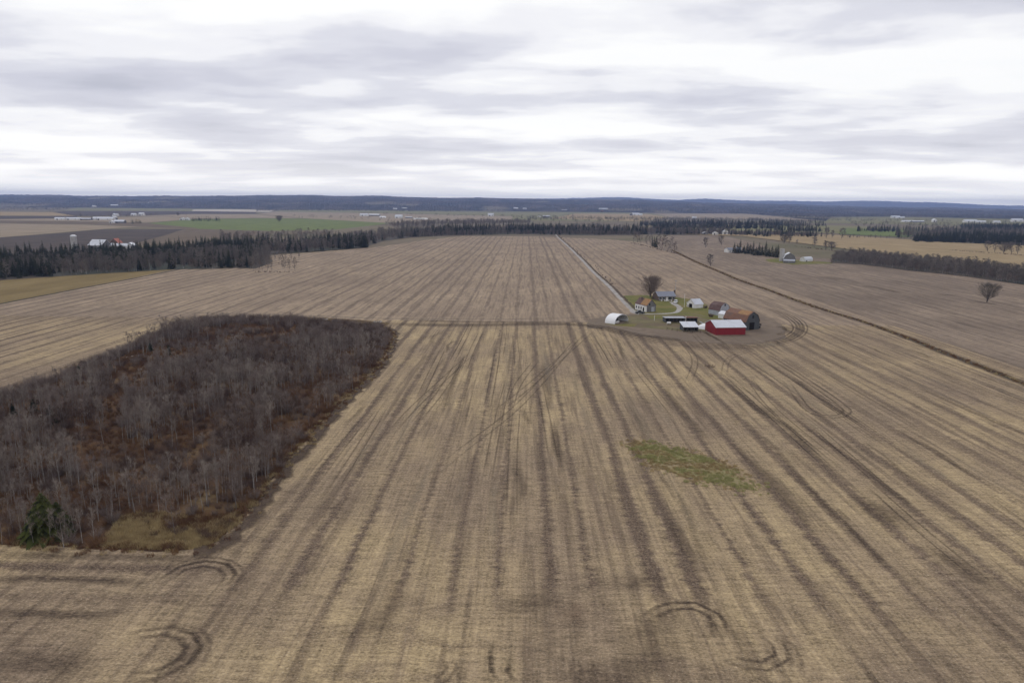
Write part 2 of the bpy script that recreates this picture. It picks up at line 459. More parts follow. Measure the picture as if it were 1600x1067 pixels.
# ------------------------------------------------------------------ mesh helpers
class MB:
    def __init__(self):
        self.v, self.f = [], []

    def quad(self, *p):
        k = len(self.v)
        self.v += [tuple(q) for q in p]
        self.f.append(tuple(range(k, k + len(p))))
        return self

    def box(self, x0, x1, y0, y1, z0, z1):
        k = len(self.v)
        self.v += [(x0, y0, z0), (x1, y0, z0), (x1, y1, z0), (x0, y1, z0), (x0, y0, z1), (x1, y0, z1), (x1, y1, z1), (x0, y1, z1)]
        self.f += [tuple(k + i for i in q) for q in ((3, 2, 1, 0), (4, 5, 6, 7), (0, 1, 5, 4), (1, 2, 6, 5), (2, 3, 7, 6), (3, 0, 4, 7))]
        return self

    def prism(self, prof, a0, a1, axis):
        """profile polygon extruded; axis 'x': prof=(y,z); axis 'y': prof=(x,z)"""
        k, n = len(self.v), len(prof)
        for s in (a0, a1):
            for (t, z) in prof:
                self.v.append((s, t, z) if axis == 'x' else (t, s, z))
        self.f.append(tuple(range(k, k + n)) if axis == 'x' else tuple(range(k + n - 1, k - 1, -1)))
        self.f.append(tuple(range(k + 2 * n - 1, k + n - 1, -1)) if axis == 'x' else tuple(range(k + n, k + 2 * n)))
        for i in range(n):
            j = (i + 1) % n
            self.f.append((k + i, k + n + i, k + n + j, k + j))
        return self

    def tube(self, pts, rad, sides=6, cap=True):
        k = len(self.v)
        n = len(pts)
        pts = [Vector(p) for p in pts]
        for i, p in enumerate(pts):
            d = (pts[min(i + 1, n - 1)] - pts[max(i - 1, 0)])
            if d.length < 1e-6:
                d = Vector((0, 0, 1))
            d.normalize()
            s = d.cross(Vector((0.31, 0.95, 0.02)))
            if s.length < 0.05:
                s = d.cross(Vector((1, 0, 0)))
            s.normalize()
            t = d.cross(s)
            r = rad[i] if hasattr(rad, '__len__') else rad
            for j in range(sides):
                an = 2 * math.pi * j / sides
                q = p + s * (math.cos(an) * r) + t * (math.sin(an) * r)
                self.v.append(tuple(q))
        for i in range(n - 1):
            for j in range(sides):
                j2 = (j + 1) % sides
                self.f.append((k + i * sides + j, k + i * sides + j2, k + (i + 1) * sides + j2, k + (i + 1) * sides + j))
        if cap:
            self.f.append(tuple(k + j for j in range(sides))[::-1])
            self.f.append(tuple(k + (n - 1) * sides + j for j in range(sides)))
        return self

    def mesh(self, name):
        me = bpy.data.meshes.new(name)
        me.from_pydata(self.v, [], self.f)
        me.update()
        return me

    def build(self, name, mat, parent=None, smooth=False, fix=True):
        me = self.mesh(name)
        if fix:
            bm = bmesh.new(); bm.from_mesh(me)
            bmesh.ops.recalc_face_normals(bm, faces=bm.faces)
            bm.to_mesh(me); bm.free()
        me.materials.append(mat)
        if smooth:
            me.polygons.foreach_set('use_smooth', [True] * len(me.polygons))
        o = bpy.data.objects.new(name, me)
        C.objects.link(o)
        if parent:
            o.parent = parent
        return o


def tag(o, label=None, cat=None, group=None, kind=None):
    if label: o['label'] = label
    if cat: o['category'] = cat
    if group: o['group'] = group
    if kind: o['kind'] = kind
    return o


def empty(name, loc, rz, label, cat, group=None):
    o = bpy.data.objects.new(name, None)
    o.empty_display_size = 0.5
    o.location = loc
    o.rotation_euler = (0, 0, rz)
    C.objects.link(o)
    return tag(o, label, cat, group)


def inpoly(pts, poly):
    x, y = pts[:, 0], pts[:, 1]
    res = np.zeros(len(pts), bool)
    n = len(poly)
    for i in range(n):
        x1, y1 = poly[i]; x2, y2 = poly[(i + 1) % n]
        c = ((y1 > y) != (y2 > y))
        with np.errstate(divide='ignore', invalid='ignore'):
            xi = (x2 - x1) * (y - y1) / (y2 - y1 + 1e-12) + x1
        res ^= c & (x < xi)
    return res


def W(poly):
    return [tuple(P(*p)[:2]) for p in poly]


def spline(pts, step):
    pts = [Vector((p[0], p[1])) for p in pts]
    out = []
    ext = [pts[0] * 2 - pts[1]] + pts + [pts[-1] * 2 - pts[-2]]
    for i in range(1, len(ext) - 2):
        p0, p1, p2, p3 = ext[i - 1:i + 3]
        n = max(1, int((p2 - p1).length / step))
        for k in range(n):
            t = k / n
            out.append(0.5 * ((2 * p1) + (p2 - p0) * t + (2 * p0 - 5 * p1 + 4 * p2 - p3) * t * t + (3 * p1 - p0 - 3 * p2 + p3) * t ** 3))
    out.append(pts[-1])
    return out


def sheet(name, poly_w, z, mat, jag=0.0, step=8.0, kind='structure', zfun=None):
    """flat patch of land with a slightly irregular edge"""
    pts = []
    n = len(poly_w)
    for i in range(n):
        a_, b_ = Vector(poly_w[i]), Vector(poly_w[(i + 1) % n])
        k = max(1, int((b_ - a_).length / step)) if jag else 1
        nn_ = (b_ - a_).normalized()
        nrm = Vector((-nn_.y, nn_.x))
        for j in range(k):
            q = a_.lerp(b_, j / k)
            if jag and j:
                q = q + nrm * random.uniform(-jag, jag)
            pts.append(q)
    bm = bmesh.new()
    vs = [bm.verts.new((p.x, p.y, z)) for p in pts]
    es = [bm.edges.new((vs[i], vs[(i + 1) % len(vs)])) for i in range(len(vs))]
    bmesh.ops.triangle_fill(bm, edges=es, use_beauty=True)
    bmesh.ops.recalc_face_normals(bm, faces=bm.faces)
    if bm.faces and sum(f.normal.z for f in bm.faces) < 0:
        bmesh.ops.reverse_faces(bm, faces=bm.faces)
    me = bpy.data.meshes.new(name)
    bm.to_mesh(me); bm.free()
    me.materials.append(mat)
    o = bpy.data.objects.new(name, me)
    C.objects.link(o)
    o['kind'] = kind
    return o


# ------------------------------------------------------------------ ground
g = MB()
ring = []
K = 64
g.v.append((0, 0, -0.6)); 
for r in (1500, 6000, 30000):
    for k in range(K):
        an = 2 * math.pi * k / K
        g.v.append((r * math.cos(an), r * math.sin(an), -0.6))
for k in range(K):
    g.f.append((0, 1 + k, 1 + (k + 1) % K))
    for q in range(2):
        b0, b1 = 1 + q * K, 1 + (q + 1) * K
        g.f.append((b0 + k, b1 + k, b1 + (k + 1) % K, b0 + (k + 1) % K))
tag(g.build('ground', M_land, fix=False), kind='structure')

# big crop fields; the near one and the upper one share the flat valley
DX = 168.0
sheet('stubble_field', [(-700, -200), (175, -200), (175, 322), (-700, 322)], -0.02, M_near)
sheet('upper_stubble_field', [(-320, 322.01), (174.99, 322.01), (174.99, 1040), (135, 1130), (20, 1205), (-110, 1190), (-150, 1060), (-190, 870), (-262, 720), (-320, 600)], -0.021, M_upper)
sheet('left_stubble_field', [(-700, 322.01), (-320.01, 322.01), (-320.01, 640), (-700, 560)], -0.022, M_upper)
east = [P(1055, 386), P(1180, 371), P(1300, 386), P(1425, 404), P(1700, 440)]
sheet('east_stubble_field', [(175.01, -200), (900, -200), (900, 420)] + [tuple(p[:2]) for p in [P(1700, 448), P(1500, 424), P(1400, 413), P(1290, 404), P(1200, 400), P(1150, 396), P(1200, 385), P(1130, 368.5), P(1050, 367.5)]] + [(175.01, 1060)], -0.023, M_east)

FZ = [0.0]


def far_field(name, pix, mat):
    FZ[0] += 0.03
    sheet(name, W(pix), -0.5 + FZ[0], mat, 1.5, 60)


far_field('ochre_field', [(-60, 440), (0, 434), (110, 427), (225, 418.5), (277, 420), (200, 436), (110, 453), (0, 474), (-60, 486)], F_ochre)
bpy.data.objects['ochre_field'].location.z = 0.5
far_field('tan_field', [(-200, 379), (0, 370.5), (80, 364), (160, 357.5), (215, 354), (130, 351), (0, 349), (-200, 350)], F_tan)
far_field('ploughed_field', [(-200, 410), (-200, 380), (0, 371), (80, 365), (162, 358), (290, 357.8), (255, 368), (205, 382), (90, 396), (0, 402)], F_dark)
far_field('brown_field', [(208, 382), (256, 368), (292, 357.8), (345, 358.5), (420, 361), (400, 368), (345, 372), (300, 382)], F_brown)
far_field('green_crop_field', [(230, 349), (312, 357.4), (420, 360.5), (525, 358.5), (565, 354), (612, 349), (552, 343.6), (470, 341.5), (400, 341), (300, 342.5)], F_green)
far_field('brown_strip_field', [(-200, 349), (0, 348.5), (120, 350), (215, 353.5), (290, 357), (310, 356.5), (228, 348.5), (130, 346), (0, 344.6), (-200, 345)], F_brown)
far_field('tan_strip_field', [(-200, 344.8), (0, 344.4), (130, 345.8), (228, 348), (300, 342.3), (260, 338), (120, 341), (0, 342.5), (-200, 343)], F_tan)
far_field('dark_strip_field', [(-200, 342.8), (0, 342.3), (120, 340.6), (120, 337.6), (0, 337.4), (-200, 337)], F_dark)
far_field('gold_strip_field', [(-200, 337), (0, 337.2), (118, 337.4), (82, 331.6), (0, 331), (-200, 331)], F_gold)
far_field('violet_plough_field', [(84, 331.6), (120, 337.6), (200, 337.2), (300, 334.4), (400, 334), (400, 330.6), (250, 330.2), (100, 329.8)], F_dark)
far_field('meadow_field', [(200, 338), (262, 337.8), (302, 342), (400, 340.6), (470, 341.3), (400, 335), (300, 334.6)], F_tan)
far_field('pasture_field', [(100, 329.6), (250, 330), (400, 330.4), (420, 325), (300, 321.6), (230, 321.4), (130, 322.5)], F_olive)
far_field('straw_field', [(300, 330), (420, 331.5), (430, 328.6), (360, 327), (302, 327.6)], F_pale)
far_field('middle_meadow', [(402, 334.6), (474, 341.2), (610, 348.8), (700, 347), (800, 345.5), (800, 338), (600, 333.5), (430, 331)], F_tan)
far_field('olive_meadow', [(430, 330.8), (600, 333.3), (800, 337.6), (830, 333), (700, 328.8), (560, 327.6), (440, 328.6)], F_olive)
far_field('pale_clearing', [(508, 324.2), (560, 328.4), (600, 328), (560, 323.6), (520, 323)], F_pale)
far_field('center_pasture', [(800, 345), (1000, 346), (1050, 338), (1010, 333.2), (900, 331), (830, 329), (760, 326.4), (790, 331), (800, 338)], F_olive)
far_field('center_tan_field', [(860, 341.5), (1000, 346.2), (1048, 340), (1010, 334.4), (900, 334)], F_gold)
far_field('distant_meadow', [(1050, 340), (1290, 345), (1280, 337), (1180, 334), (1020, 334)], F_tan)
far_field('ridge_field', [(1080, 359), (1600, 372), (1700, 374), (1500, 360), (1300, 352.6), (1160, 351), (1080, 355)], F_olive)
far_field('gold_field', [(1060, 366), (1160, 369), (1290, 385), (1320, 388), (1420, 380), (1425, 375), (1300, 366.8), (1180, 366)], F_gold)
far_field('east_tan_field', [(1205, 373), (1300, 386), (1420, 404), (1500, 414), (1700, 440), (1700, 400), (1600, 384), (1430, 376.5), (1290, 373)], F_gold)
far_field('east_meadow', [(1260, 348), (1330, 349.5), (1500, 352), (1600, 354), (1600, 347), (1450, 343), (1310, 341), (1280, 344)], F_olive)
far_field('east_green_field', [(1310, 366), (1420, 371), (1440, 360), (1320, 356.5)], F_green)
far_field('plain_meadow', [(1280, 345), (1600, 351), (1700, 353), (1700, 344.5), (1500, 340.6), (1320, 338)], F_olive)

# ---- farm yard ground
def C1(pix):          # coordinates read in the 5x enlargement of the farm
    return [(930 + x / 5, 420 + y / 5) for (x, y) in pix]


sheet('yard_dirt', W(C1([(-60, 400), (100, 365), (270, 352), (420, 362), (900, 372), (1060, 345), (1280, 350), (1400, 395), (1500, 470), (1480, 540), (1300, 585), (1100, 590), (900, 580), (640, 565), (330, 520), (120, 460), (-60, 470)])), 0.004, M_yard, 0.7, 4)
sheet('rough_grass', W(C1([(215, 372), (330, 352), (430, 352), (660, 360), (880, 390), (1010, 388), (1060, 420), (880, 470), (860, 490), (700, 492), (520, 470), (380, 462), (270, 452), (200, 440), (250, 400)])), 0.010, M_rough_grass, 0.7, 4)
sheet('lawn', W(C1([(212, 212), (350, 204), (480, 212), (640, 224), (740, 236), (860, 275), (915, 330), (940, 360), (1010, 372), (1015, 392), (880, 392), (800, 372), (660, 362), (420, 360), (340, 345), (300, 320), (250, 262)])), 0.016, M_lawn, 0.5, 4)
sheet('lawn', W(C1([(380, 366), (520, 366), (600, 372), (540, 388), (430, 392)])), 0.022, M_lawn, 0.5, 4)
sheet('lawn', W(C1([(60, 428), (150, 434), (270, 428), (330, 432), (300, 452), (170, 446)])), 0.022, M_lawn, 0.5, 4)


def ribbon(name, wpts, width, z, mat, step=3.0, strength=1.0, kind='structure', jag=0.0, taper=False):
    pts = spline(wpts, step)
    v, f, uv, st = [], [], [], []
    n = len(pts)
    L = 0
    for i, p in enumerate(pts):
        d = (pts[min(i + 1, n - 1)] - pts[max(i - 1, 0)]).normalized()
        nn_ = Vector((-d.y, d.x))
        if i:
            L += (p - pts[i - 1]).length
        wl_, wr_ = width / 2 + random.uniform(-jag, jag), width / 2 + random.uniform(-jag, jag)
        e = min(1.0, i / (0.18 * n + 1), (n - 1 - i) / (0.18 * n + 1)) if taper else 1.0
        for s, w in ((-1, wl_), (0, 0), (1, wr_)):
            q = p + nn_ * (s * w)
            v.append((q.x, q.y, z)); uv.append((s, L)); st.append(strength * e)
        if i:
            k = 3 * i
            f += [(k - 3, k - 2, k + 1, k), (k - 2, k - 1, k + 2, k + 1)]
    return v, f, uv, st


def ribbon_obj(name, parts, mat):
    V, F, U, S = [], [], [], []
    for (v, f, uv, st) in parts:
        k = len(V)
        V += v; F += [tuple(k + i for i in q) for q in f]; U += uv; S += st
    me = bpy.data.meshes.new(name)
    me.from_pydata(V, [], F)
    me.update()
    at = me.attributes.new('across', 'FLOAT', 'POINT'); at.data.foreach_set('value', [u[0] for u in U])
    at = me.attributes.new('strength', 'FLOAT', 'POINT'); at.data.foreach_set('value', S)
    me.materials.append(mat)
    o = bpy.data.objects.new(name, me)
    C.objects.link(o)
    o['kind'] = 'structure'
    # faces up
    bm = bmesh.new(); bm.from_mesh(me)
    for fc in bm.faces:
        if fc.normal.z < 0: fc.normal_flip()
    bm.to_mesh(me); bm.free()
    return o


def track_mat(name, col0, col1, lo=0.42, hi=0.62, comb=(0.6, 1.4, 1)):
    a = Mat(name, 0.95, 0.1)
    n = a.noise(1.6, 4, 0.7, comb)
    a.color(a.R(a.noise(0.8, 4, 0.7), [(0.35, col0), (0.65, col1)]))
    at = N('ShaderNodeAttribute', a.n, attribute_name='across')
    st = N('ShaderNodeAttribute', a.n, attribute_name='strength')
    e = a.M('SUBTRACT', 1.0, a.M('POWER', a.M('ABSOLUTE', at.outputs['Fac']), 1.6))
    f = a.M('MULTIPLY', a.M('MULTIPLY', e, a.R(n, [(lo, 0.25), (hi, 1.0)])), st.outputs['Fac'])
    tr = N('ShaderNodeBsdfTransparent', a.n)
    mx = N('ShaderNodeMixShader', a.n)
    a.l.new(f, mx.inputs[0]); a.l.new(tr.outputs[0], mx.inputs[1]); a.l.new(a.b.outputs[0], mx.inputs[2])
    a.l.new(mx.outputs[0], a.out.inputs[0])
    return a.m


K_dark = track_mat('track_dark', (0.066, 0.047, 0.036), (0.110, 0.080, 0.060), 0.36, 0.56)
K_pale = track_mat('track_pale', (0.30, 0.245, 0.175), (0.38, 0.32, 0.235), 0.35, 0.6)
K_orange = track_mat('sandy_patch', (0.25, 0.165, 0.105), (0.30, 0.21, 0.14), 0.40, 0.7)
K_edge = track_mat('bare_margin', (0.075, 0.052, 0.038), (0.125, 0.092, 0.066), 0.25, 0.5)


def pair(pix, gap=1.9, w=1.35, s=0.75, z=0.008, world=False, wob=0.0):
    pts = [Vector(p) for p in (pix if world else W(pix))]
    out = []
    base = spline(pts, 2.0)
    for off in (-gap / 2, gap / 2):
        q = []
        n = len(base)
        for i, p in enumerate(base):
            d = (base[min(i + 1, n - 1)] - base[max(i - 1, 0)]).normalized()
            q.append((p.x - d.y * off, p.y + d.x * off))
        out.append(ribbon('t', q, w, z, None, 2.0, min(1.0, .92 * s) * random.uniform(0.85, 1.0), taper=True))
    return out


def wide(pix, w, s, z=0.004, world=False, jag=0.3):
    return [ribbon('t', (pix if world else W(pix)), w * 1.2, z, None, 2.0, s * .68, jag=jag, taper=True)]


tr = []
# turning loops at the near headland
tr += pair([(225, 914), (262, 903), (285, 887), (320, 880), (348, 884), (360, 897), (352, 909), (330, 918)], 1.6, 1.0, 0.9)
tr += pair([(238, 908), (272, 886), (318, 873), (358, 879), (374, 896), (362, 915), (335, 930)], 1.2, 0.8, 0.5)
tr += pair([(200, 996), (225, 989), (262, 985), (293, 994), (302, 1010), (288, 1032), (250, 1052), (190, 1062)], 1.7, 1.2, 0.85)
tr += pair([(262, 978), (306, 986), (322, 1008), (310, 1036), (270, 1067)], 1.2, 0.8, 0.5)
tr += wide([(285, 1000), (298, 1020), (270, 1045)], 3.0, 0.6)
tr += pair([(665, 1067), (695, 1058), (706, 1042), (700, 1026)], 1.3, 0.8, 0.8)
tr += pair([(770, 1000), (766, 1025), (768, 1048), (782, 1067)], 0.01, 0.9, 0.8)
tr += pair([(798, 1030), (793, 1048), (806, 1067)], 0.01, 1.0, 0.9)
tr += pair([(893, 1025), (900, 1045), (892, 1067)], 1.2, 0.7, 0.7)
tr += pair([(1008, 968), (1040, 949), (1085, 946), (1115, 960), (1126, 985), (1112, 1006)], 1.6, 1.0, 0.9)
tr += wide([(1008, 975), (1022, 962), (1040, 952)], 2.6, 0.7)
tr += wide([(1098, 958), (1118, 978), (1110, 1004)], 3.0, 0.7)
tr += pair([(1125, 1022), (1160, 1036), (1195, 1040), (1222, 1026), (1216, 1004), (1186, 986)], 1.6, 0.8, 0.85)
tr += pair([(1205, 990), (1236, 1010), (1246, 1034), (1238, 1052)], 1.2, 0.8, 0.8)
tr += wide([(540, 1010), (590, 965), (640, 920)], 3.5, 0.5)
tr += wide([(860, 1067), (960, 1050), (1040, 1012), (1090, 990)], 5.0, 0.45)
tr += wide([(960, 1010), (1020, 985), (1080, 978)], 5.0, 0.45)
tr += wide([(770, 950), (830, 942), (870, 930)], 4.5, 0.7)
tr += wide([(925, 905), (985, 912), (1030, 893)], 4.0, 0.6)
# headland strips below the wood
tr += wide([(-40, 904), (60, 903), (150, 906), (240, 912)], 2.0, 0.95)
tr += wide([(-40, 956), (60, 957), (140, 961), (220, 952)], 2.2, 0.85)
tr += wide([(-40, 1040), (80, 1035), (170, 1046)], 4.0, 0.6)
tr += wide([(-40, 866), (100, 868), (250, 872), (330, 868), (400, 842)], 2.4, 0.65)
# right hand loop
tr += pair([(1225, 590), (1244, 617), (1262, 639), (1287, 650), (1312, 650), (1324, 642), (1315, 633), (1287, 612), (1234, 577), (1184, 545)], 2.0, 0.9, 0.65)
tr += wide([(1134, 595), (1162, 620), (1184, 640), (1206, 652), (1234, 670), (1262, 698), (1300, 735)], 2.6, 0.85)
tr += wide([(1184, 632), (1205, 646), (1222, 654)], 6.0, 0.5)
tr += pair([(1180, 545), (1140, 560), (1130, 590)], 1.8, 0.8, 0.4)
# cross tracks in the middle
for q in ([(909, 520), (860, 580), (803, 640), (720, 705), (653, 762)], [(737, 552), (694, 592), (643, 640), (600, 690)], [(930, 512), (830, 600), (760, 655)],
          [(720, 560), (690, 610), (640, 670)], [(840, 560), (810, 600), (795, 640)], [(1060, 528), (1085, 560), (1075, 600)], [(1170, 590), (1210, 640), (1330, 740)]):
    tr += pair(q, 2.0, 0.7, 0.5)
# headland at the end of the near field, and around the yard
tr += wide([(560, 503), (640, 507), (740, 508), (860, 506), (930, 510), (985, 522), (1060, 533)], 9.0, 0.75)
tr += wide([(620, 500), (760, 503), (920, 503)], 4.0, 0.6)
for k in range(4):
    o_ = k * 5
    tr += pair([(930 - o_, 503 + k), (985, 520 + k * 2.2), (1050, 531 + k * 2.6), (1120, 537 + k * 2.6), (1180, 536 + k * 2.4), (1225 + o_, 528 + k), (1243 + o_, 512), (1225 + o_, 494), (1190, 478)], 2.0, 1.0, 0.7)
tr += wide([(1208, 512), (1232, 512), (1225, 524)], 5, 0.5)
# dark soft-edged patches of varied width in the fields
for q, w, s in (([(1085, 430), (1100, 431), (1118, 431)], 1.5, 0.5), ([(1165, 428), (1190, 430), (1225, 434)], 16, 0.35), ([(1270, 432), (1300, 435), (1320, 438)], 18, 0.4),
                ([(1345, 445), (1380, 452), (1410, 459)], 10, 0.6), ([(1460, 459), (1480, 461), (1500, 462)], 8, 0.6), ([(1520, 471), (1545, 474), (1562, 475)], 4, 0.85),
                ([(1330, 775), (1380, 800), (1420, 830)], 7, 0.7), ([(1440, 845), (1500, 885), (1560, 930)], 4, 0.8), ([(1040, 800), (1080, 865), (1105, 905)], 2.5, 0.5)):
    tr += wide(q, w, s)
# irregular margins beside the long bare strips
for i in range(34):
    x = -44 + 7.3 * random.randint(0, 28) + random.uniform(-1, 1)
    y = random.uniform(92, 270)
    L = random.uniform(20, 80)
    if x > 170: continue
    pts = [(x + random.uniform(-0.9, 0.9), y + L * t) for t in (0, .25, .5, .75, 1)]
    pts = [(p[0], p[1]) for p in pts if p[1] < 318]
    if len(pts) > 2:
        tr += wide(pts, random.uniform(1.2, 2.6), random.uniform(0.35, 0.75), world=True)
for i in range(30):      # paired wheel lines running with the rows
    x = random.uniform(-45, 165); y = random.uniform(85, 240); L = random.uniform(30, 90)
    dx = random.uniform(-3, 3)
    tr += pair([(x, y), (x + dx * .4 + random.uniform(-.5, .5), y + L * .5), (x + dx, min(318, y + L))], 1.9, 0.55, random.uniform(0.35, 0.7), world=True)
ribbon_obj('tyre_tracks', tr, K_dark)

tp = []
tp += wide([(60, 478), (180, 483), (270, 487.5), (400, 491), (500, 494), (620, 498), (760, 498.5), (880, 497), (960, 493)], 3.0, 0.75, 0.013)
tp += wide([(880, 500), (930, 506), (1000, 516)], 4.0, 0.5, 0.013)
tp += wide([(600, 508), (625, 512), (618, 530), (600, 560)], 3.0, 0.5, 0.013)
tp += wide([(1180, 541), (1200, 538), (1225, 541)], 6.0, 0.8, 0.013)
tp += wide([(1195, 468), (1205, 469), (1215, 469)], 5.0, 0.8, 0.013)
tp += wide([(1132, 429), (1142, 430), (1152, 430)], 7.0, 0.7, 0.013)
tp += wide([(1236, 482), (1250, 484), (1270, 483)], 4.0, 0.6, 0.013)
tp += wide([(430, 399), (520, 397), (600, 390)], 5.0, 0.35, 0.013)
for i in range(40):
    x = -46 + 7.3 * random.randint(0, 28) + 3.6 + random.uniform(-1, 1)
    y = random.uniform(85, 260); L = random.uniform(20, 90)
    if x > 168: continue
    tp += wide([(x + random.uniform(-.6, .6), min(318, y + L * t)) for t in (0, .33, .66, 1)], random.uniform(0.8, 2.6), random.uniform(0.2, 0.5), 0.013, world=True)
ribbon_obj('pale_straw_rows', tp, K_pale)
to = []
to += wide([(860, 952), (900, 957), (935, 958)], 5.5, 0.95, 0.017)
to += wide([(1045, 912), (1060, 915), (1075, 916)], 3.5, 0.6, 0.017)
to += wide([(612, 900), (616, 930), (612, 960)], 2.5, 0.4, 0.017)
ribbon_obj('sandy_patches', to, K_orange)

# drainage ditch with dark weeds along the field boundary
dit = W([(1050, 391), (1085, 408), (1120, 423), (1160, 439.5), (1200, 453), (1240, 468), (1290, 485), (1340, 500), (1400, 521), (1460, 545), (1520, 568), (1600, 599), (1760, 662)])
ribbon_obj('drainage_ditch', [ribbon('d', dit, 1.9, 0.012, None, 3.0, 1.0, jag=0.35)], M_ditch)
ribbon_obj('ditch_margin', [ribbon('d', dit, 6.0, 0.008, None, 3.0, 0.8, jag=0.6)], K_edge)
ribbon_obj('field_boundary', [ribbon('d', W([(-60, 486), (0, 475), (110, 454), (200, 437), (280, 421)]), 2.5, 0.06, None, 4.0, 1.0, jag=0.4)], M_ditch)

# farm road and drive
road = W([(867.5, 365.5), (872, 371), (880, 378), (891, 388), (900, 397), (911, 408), (925, 423), (940, 437), (953, 449), (968, 465), (982, 479), (992, 488)])
ribbon_obj('gravel_road', [ribbon('r', road, 2.6, 0.03, None, 4.0, jag=0.2)], M_gravel)
ribbon_obj('road_verge', [ribbon('r', [(p[0] + 2.6, p[1]) for p in road], 2.0, 0.02, None, 4.0, 1.0, jag=0.5)], K_edge)
drive = W(C1([(290, 322), (318, 345), (380, 352), (470, 352), (560, 350), (620, 343), (655, 325), (662, 305), (645, 288), (612, 270), (590, 258)]))
ribbon_obj('gravel_drive', [ribbon('r', drive, 2.6, 0.034, None, 2.0, jag=0.25)], M_gravel)
sheet('gravel_drive', W(C1([(600, 262), (650, 285), (670, 310), (655, 335), (625, 345), (640, 320), (632, 295), (590, 272)])), 0.038, M_gravel, 0.2, 3)
sheet('gravel_drive', W(C1([(268, 320), (300, 322), (352, 342), (340, 358), (300, 352), (270, 335)])), 0.038, M_gravel, 0.2, 3)
ribbon_obj('gravel_drive', [ribbon('r', W(C1([(655, 343), (760, 352), (860, 372), (905, 378)])), 1.2, 0.034, None, 2.0, jag=0.25)], M_yard)

# ------------------------------------------------------------------ far hills
def hill_sheet(name, prof, dists, mat, bumps, nx=500, x0=-500, x1=2100, seed=1):
    """prof(px) -> list of heights per distance"""
    r_ = np.random.default_rng(seed)
    v, f = [], []
    xs = np.linspace(x0, x1, nx)
    for j, d in enumerate(dists):
        for i, px in enumerate(xs):
            h = prof(px, j)
            b = r_.uniform(-1, 1) * bumps if (0 < j) else 0
            p = A(px, d)
            v.append((p.x, p.y, h + b))
    for j in range(len(dists) - 1):
        for i in range(nx - 1):
            k = j * nx + i
            f.append((k, k + 1, k + nx + 1, k + nx))
    # back skirt so the hill is a closed rise
    k0 = (len(dists) - 1) * nx
    base = len(v)
    for i in range(nx):
        q = v[k0 + i]
        v.append((q[0] * 1.05, q[1] * 1.05, -5))
    for i in range(nx - 1):
        f.append((k0 + i, k0 + i + 1, base + i + 1, base + i))
    me = bpy.data.meshes.new(name)
    me.from_pydata(v, [], f); me.update()
    me.materials.append(mat)
    o = bpy.data.objects.new(name, me); C.objects.link(o)
    o['kind'] = 'structure'
    return o


def interp(px, tab):
    xs, ys = zip(*tab)
    return float(np.interp(px, xs, ys))


top1 = [(-500, 302), (0, 304.5), (60, 305), (150, 306.2), (260, 306.5), (330, 307), (400, 305.5), (470, 305.2), (520, 307), (600, 306.5), (660, 309), (800, 310.5), (900, 312), (1000, 313.5), (1100, 316.5), (1200, 319), (1300, 321.5), (1400, 324), (1600, 326.6), (2100, 331)]
D1 = [5200, 5700, 6200, 6800, 7500, 8300, 9200]


def prof1(px, j):
    top = (horizon_y(px) - interp(px, top1)) / FPX * D1[-1] + CAM_H
    wob = 3 * math.sin(px / 37.0) + 2.4 * math.sin(px / 13.0 + 1)
    top += wob
    t = (j / (len(D1) - 1))
    base = 13
    low = 2 if j == 0 else base
    near = interp(px, [(-500, 1), (200, 0.9), (500, 0.8), (900, 0.5), (1300, 0.3), (2100, 0.2)])
    s = t ** 1.3
    lobes = 0
    if 0 < j < len(D1) - 1:
        lobes = near * (11 * math.sin(px / 90.0 + j * 2.1) + 7 * math.sin(px / 31.0 + j * 4.3) + 4 * math.sin(px / 11.0 + j * 1.3)) + 3 * math.sin(px / 50.0 + j * 2)
    return low + (top - low) * s + lobes


hill_sheet('forest_hills', prof1, D1, M_forest, 4.0, 1300)
top2 = [(600, 314), (830, 311.5), (900, 309.8), (975, 309.2), (1000, 310.2), (1060, 313), (1100, 311.3), (1180, 314), (1290, 315.2), (1330, 314.6), (1395, 315), (1450, 316.6), (1480, 318), (1560, 321), (1600, 321.8), (1700, 323), (2100, 325)]


def prof2(px, j):
    top = (horizon_y(px) - interp(px, top2)) / FPX * 17500 + CAM_H + 6 * math.sin(px / 21.0)
    return max(5, top * (0.1, 0.75, 1.0)[j])


hill_sheet('distant_ridge', prof2, [14000, 16000, 17500], M_forest, 5.0, 500, 560, 2100, 2)

# ------------------------------------------------------------------ plants: prototype meshes
def tri_twig(V, F, p, d, L, w):
    s = d.cross(Vector((random.uniform(-1, 1), random.uniform(-1, 1), random.uniform(-.4, .4))))
    if s.length < 1e-4:
        s = Vector((1, 0, 0))
    s.normalize()
    k = len(V)
    e = p + d * L
    V += [tuple(p - s * w), tuple(p + s * w), tuple(e)]
    F.append((k, k + 1, k + 2))


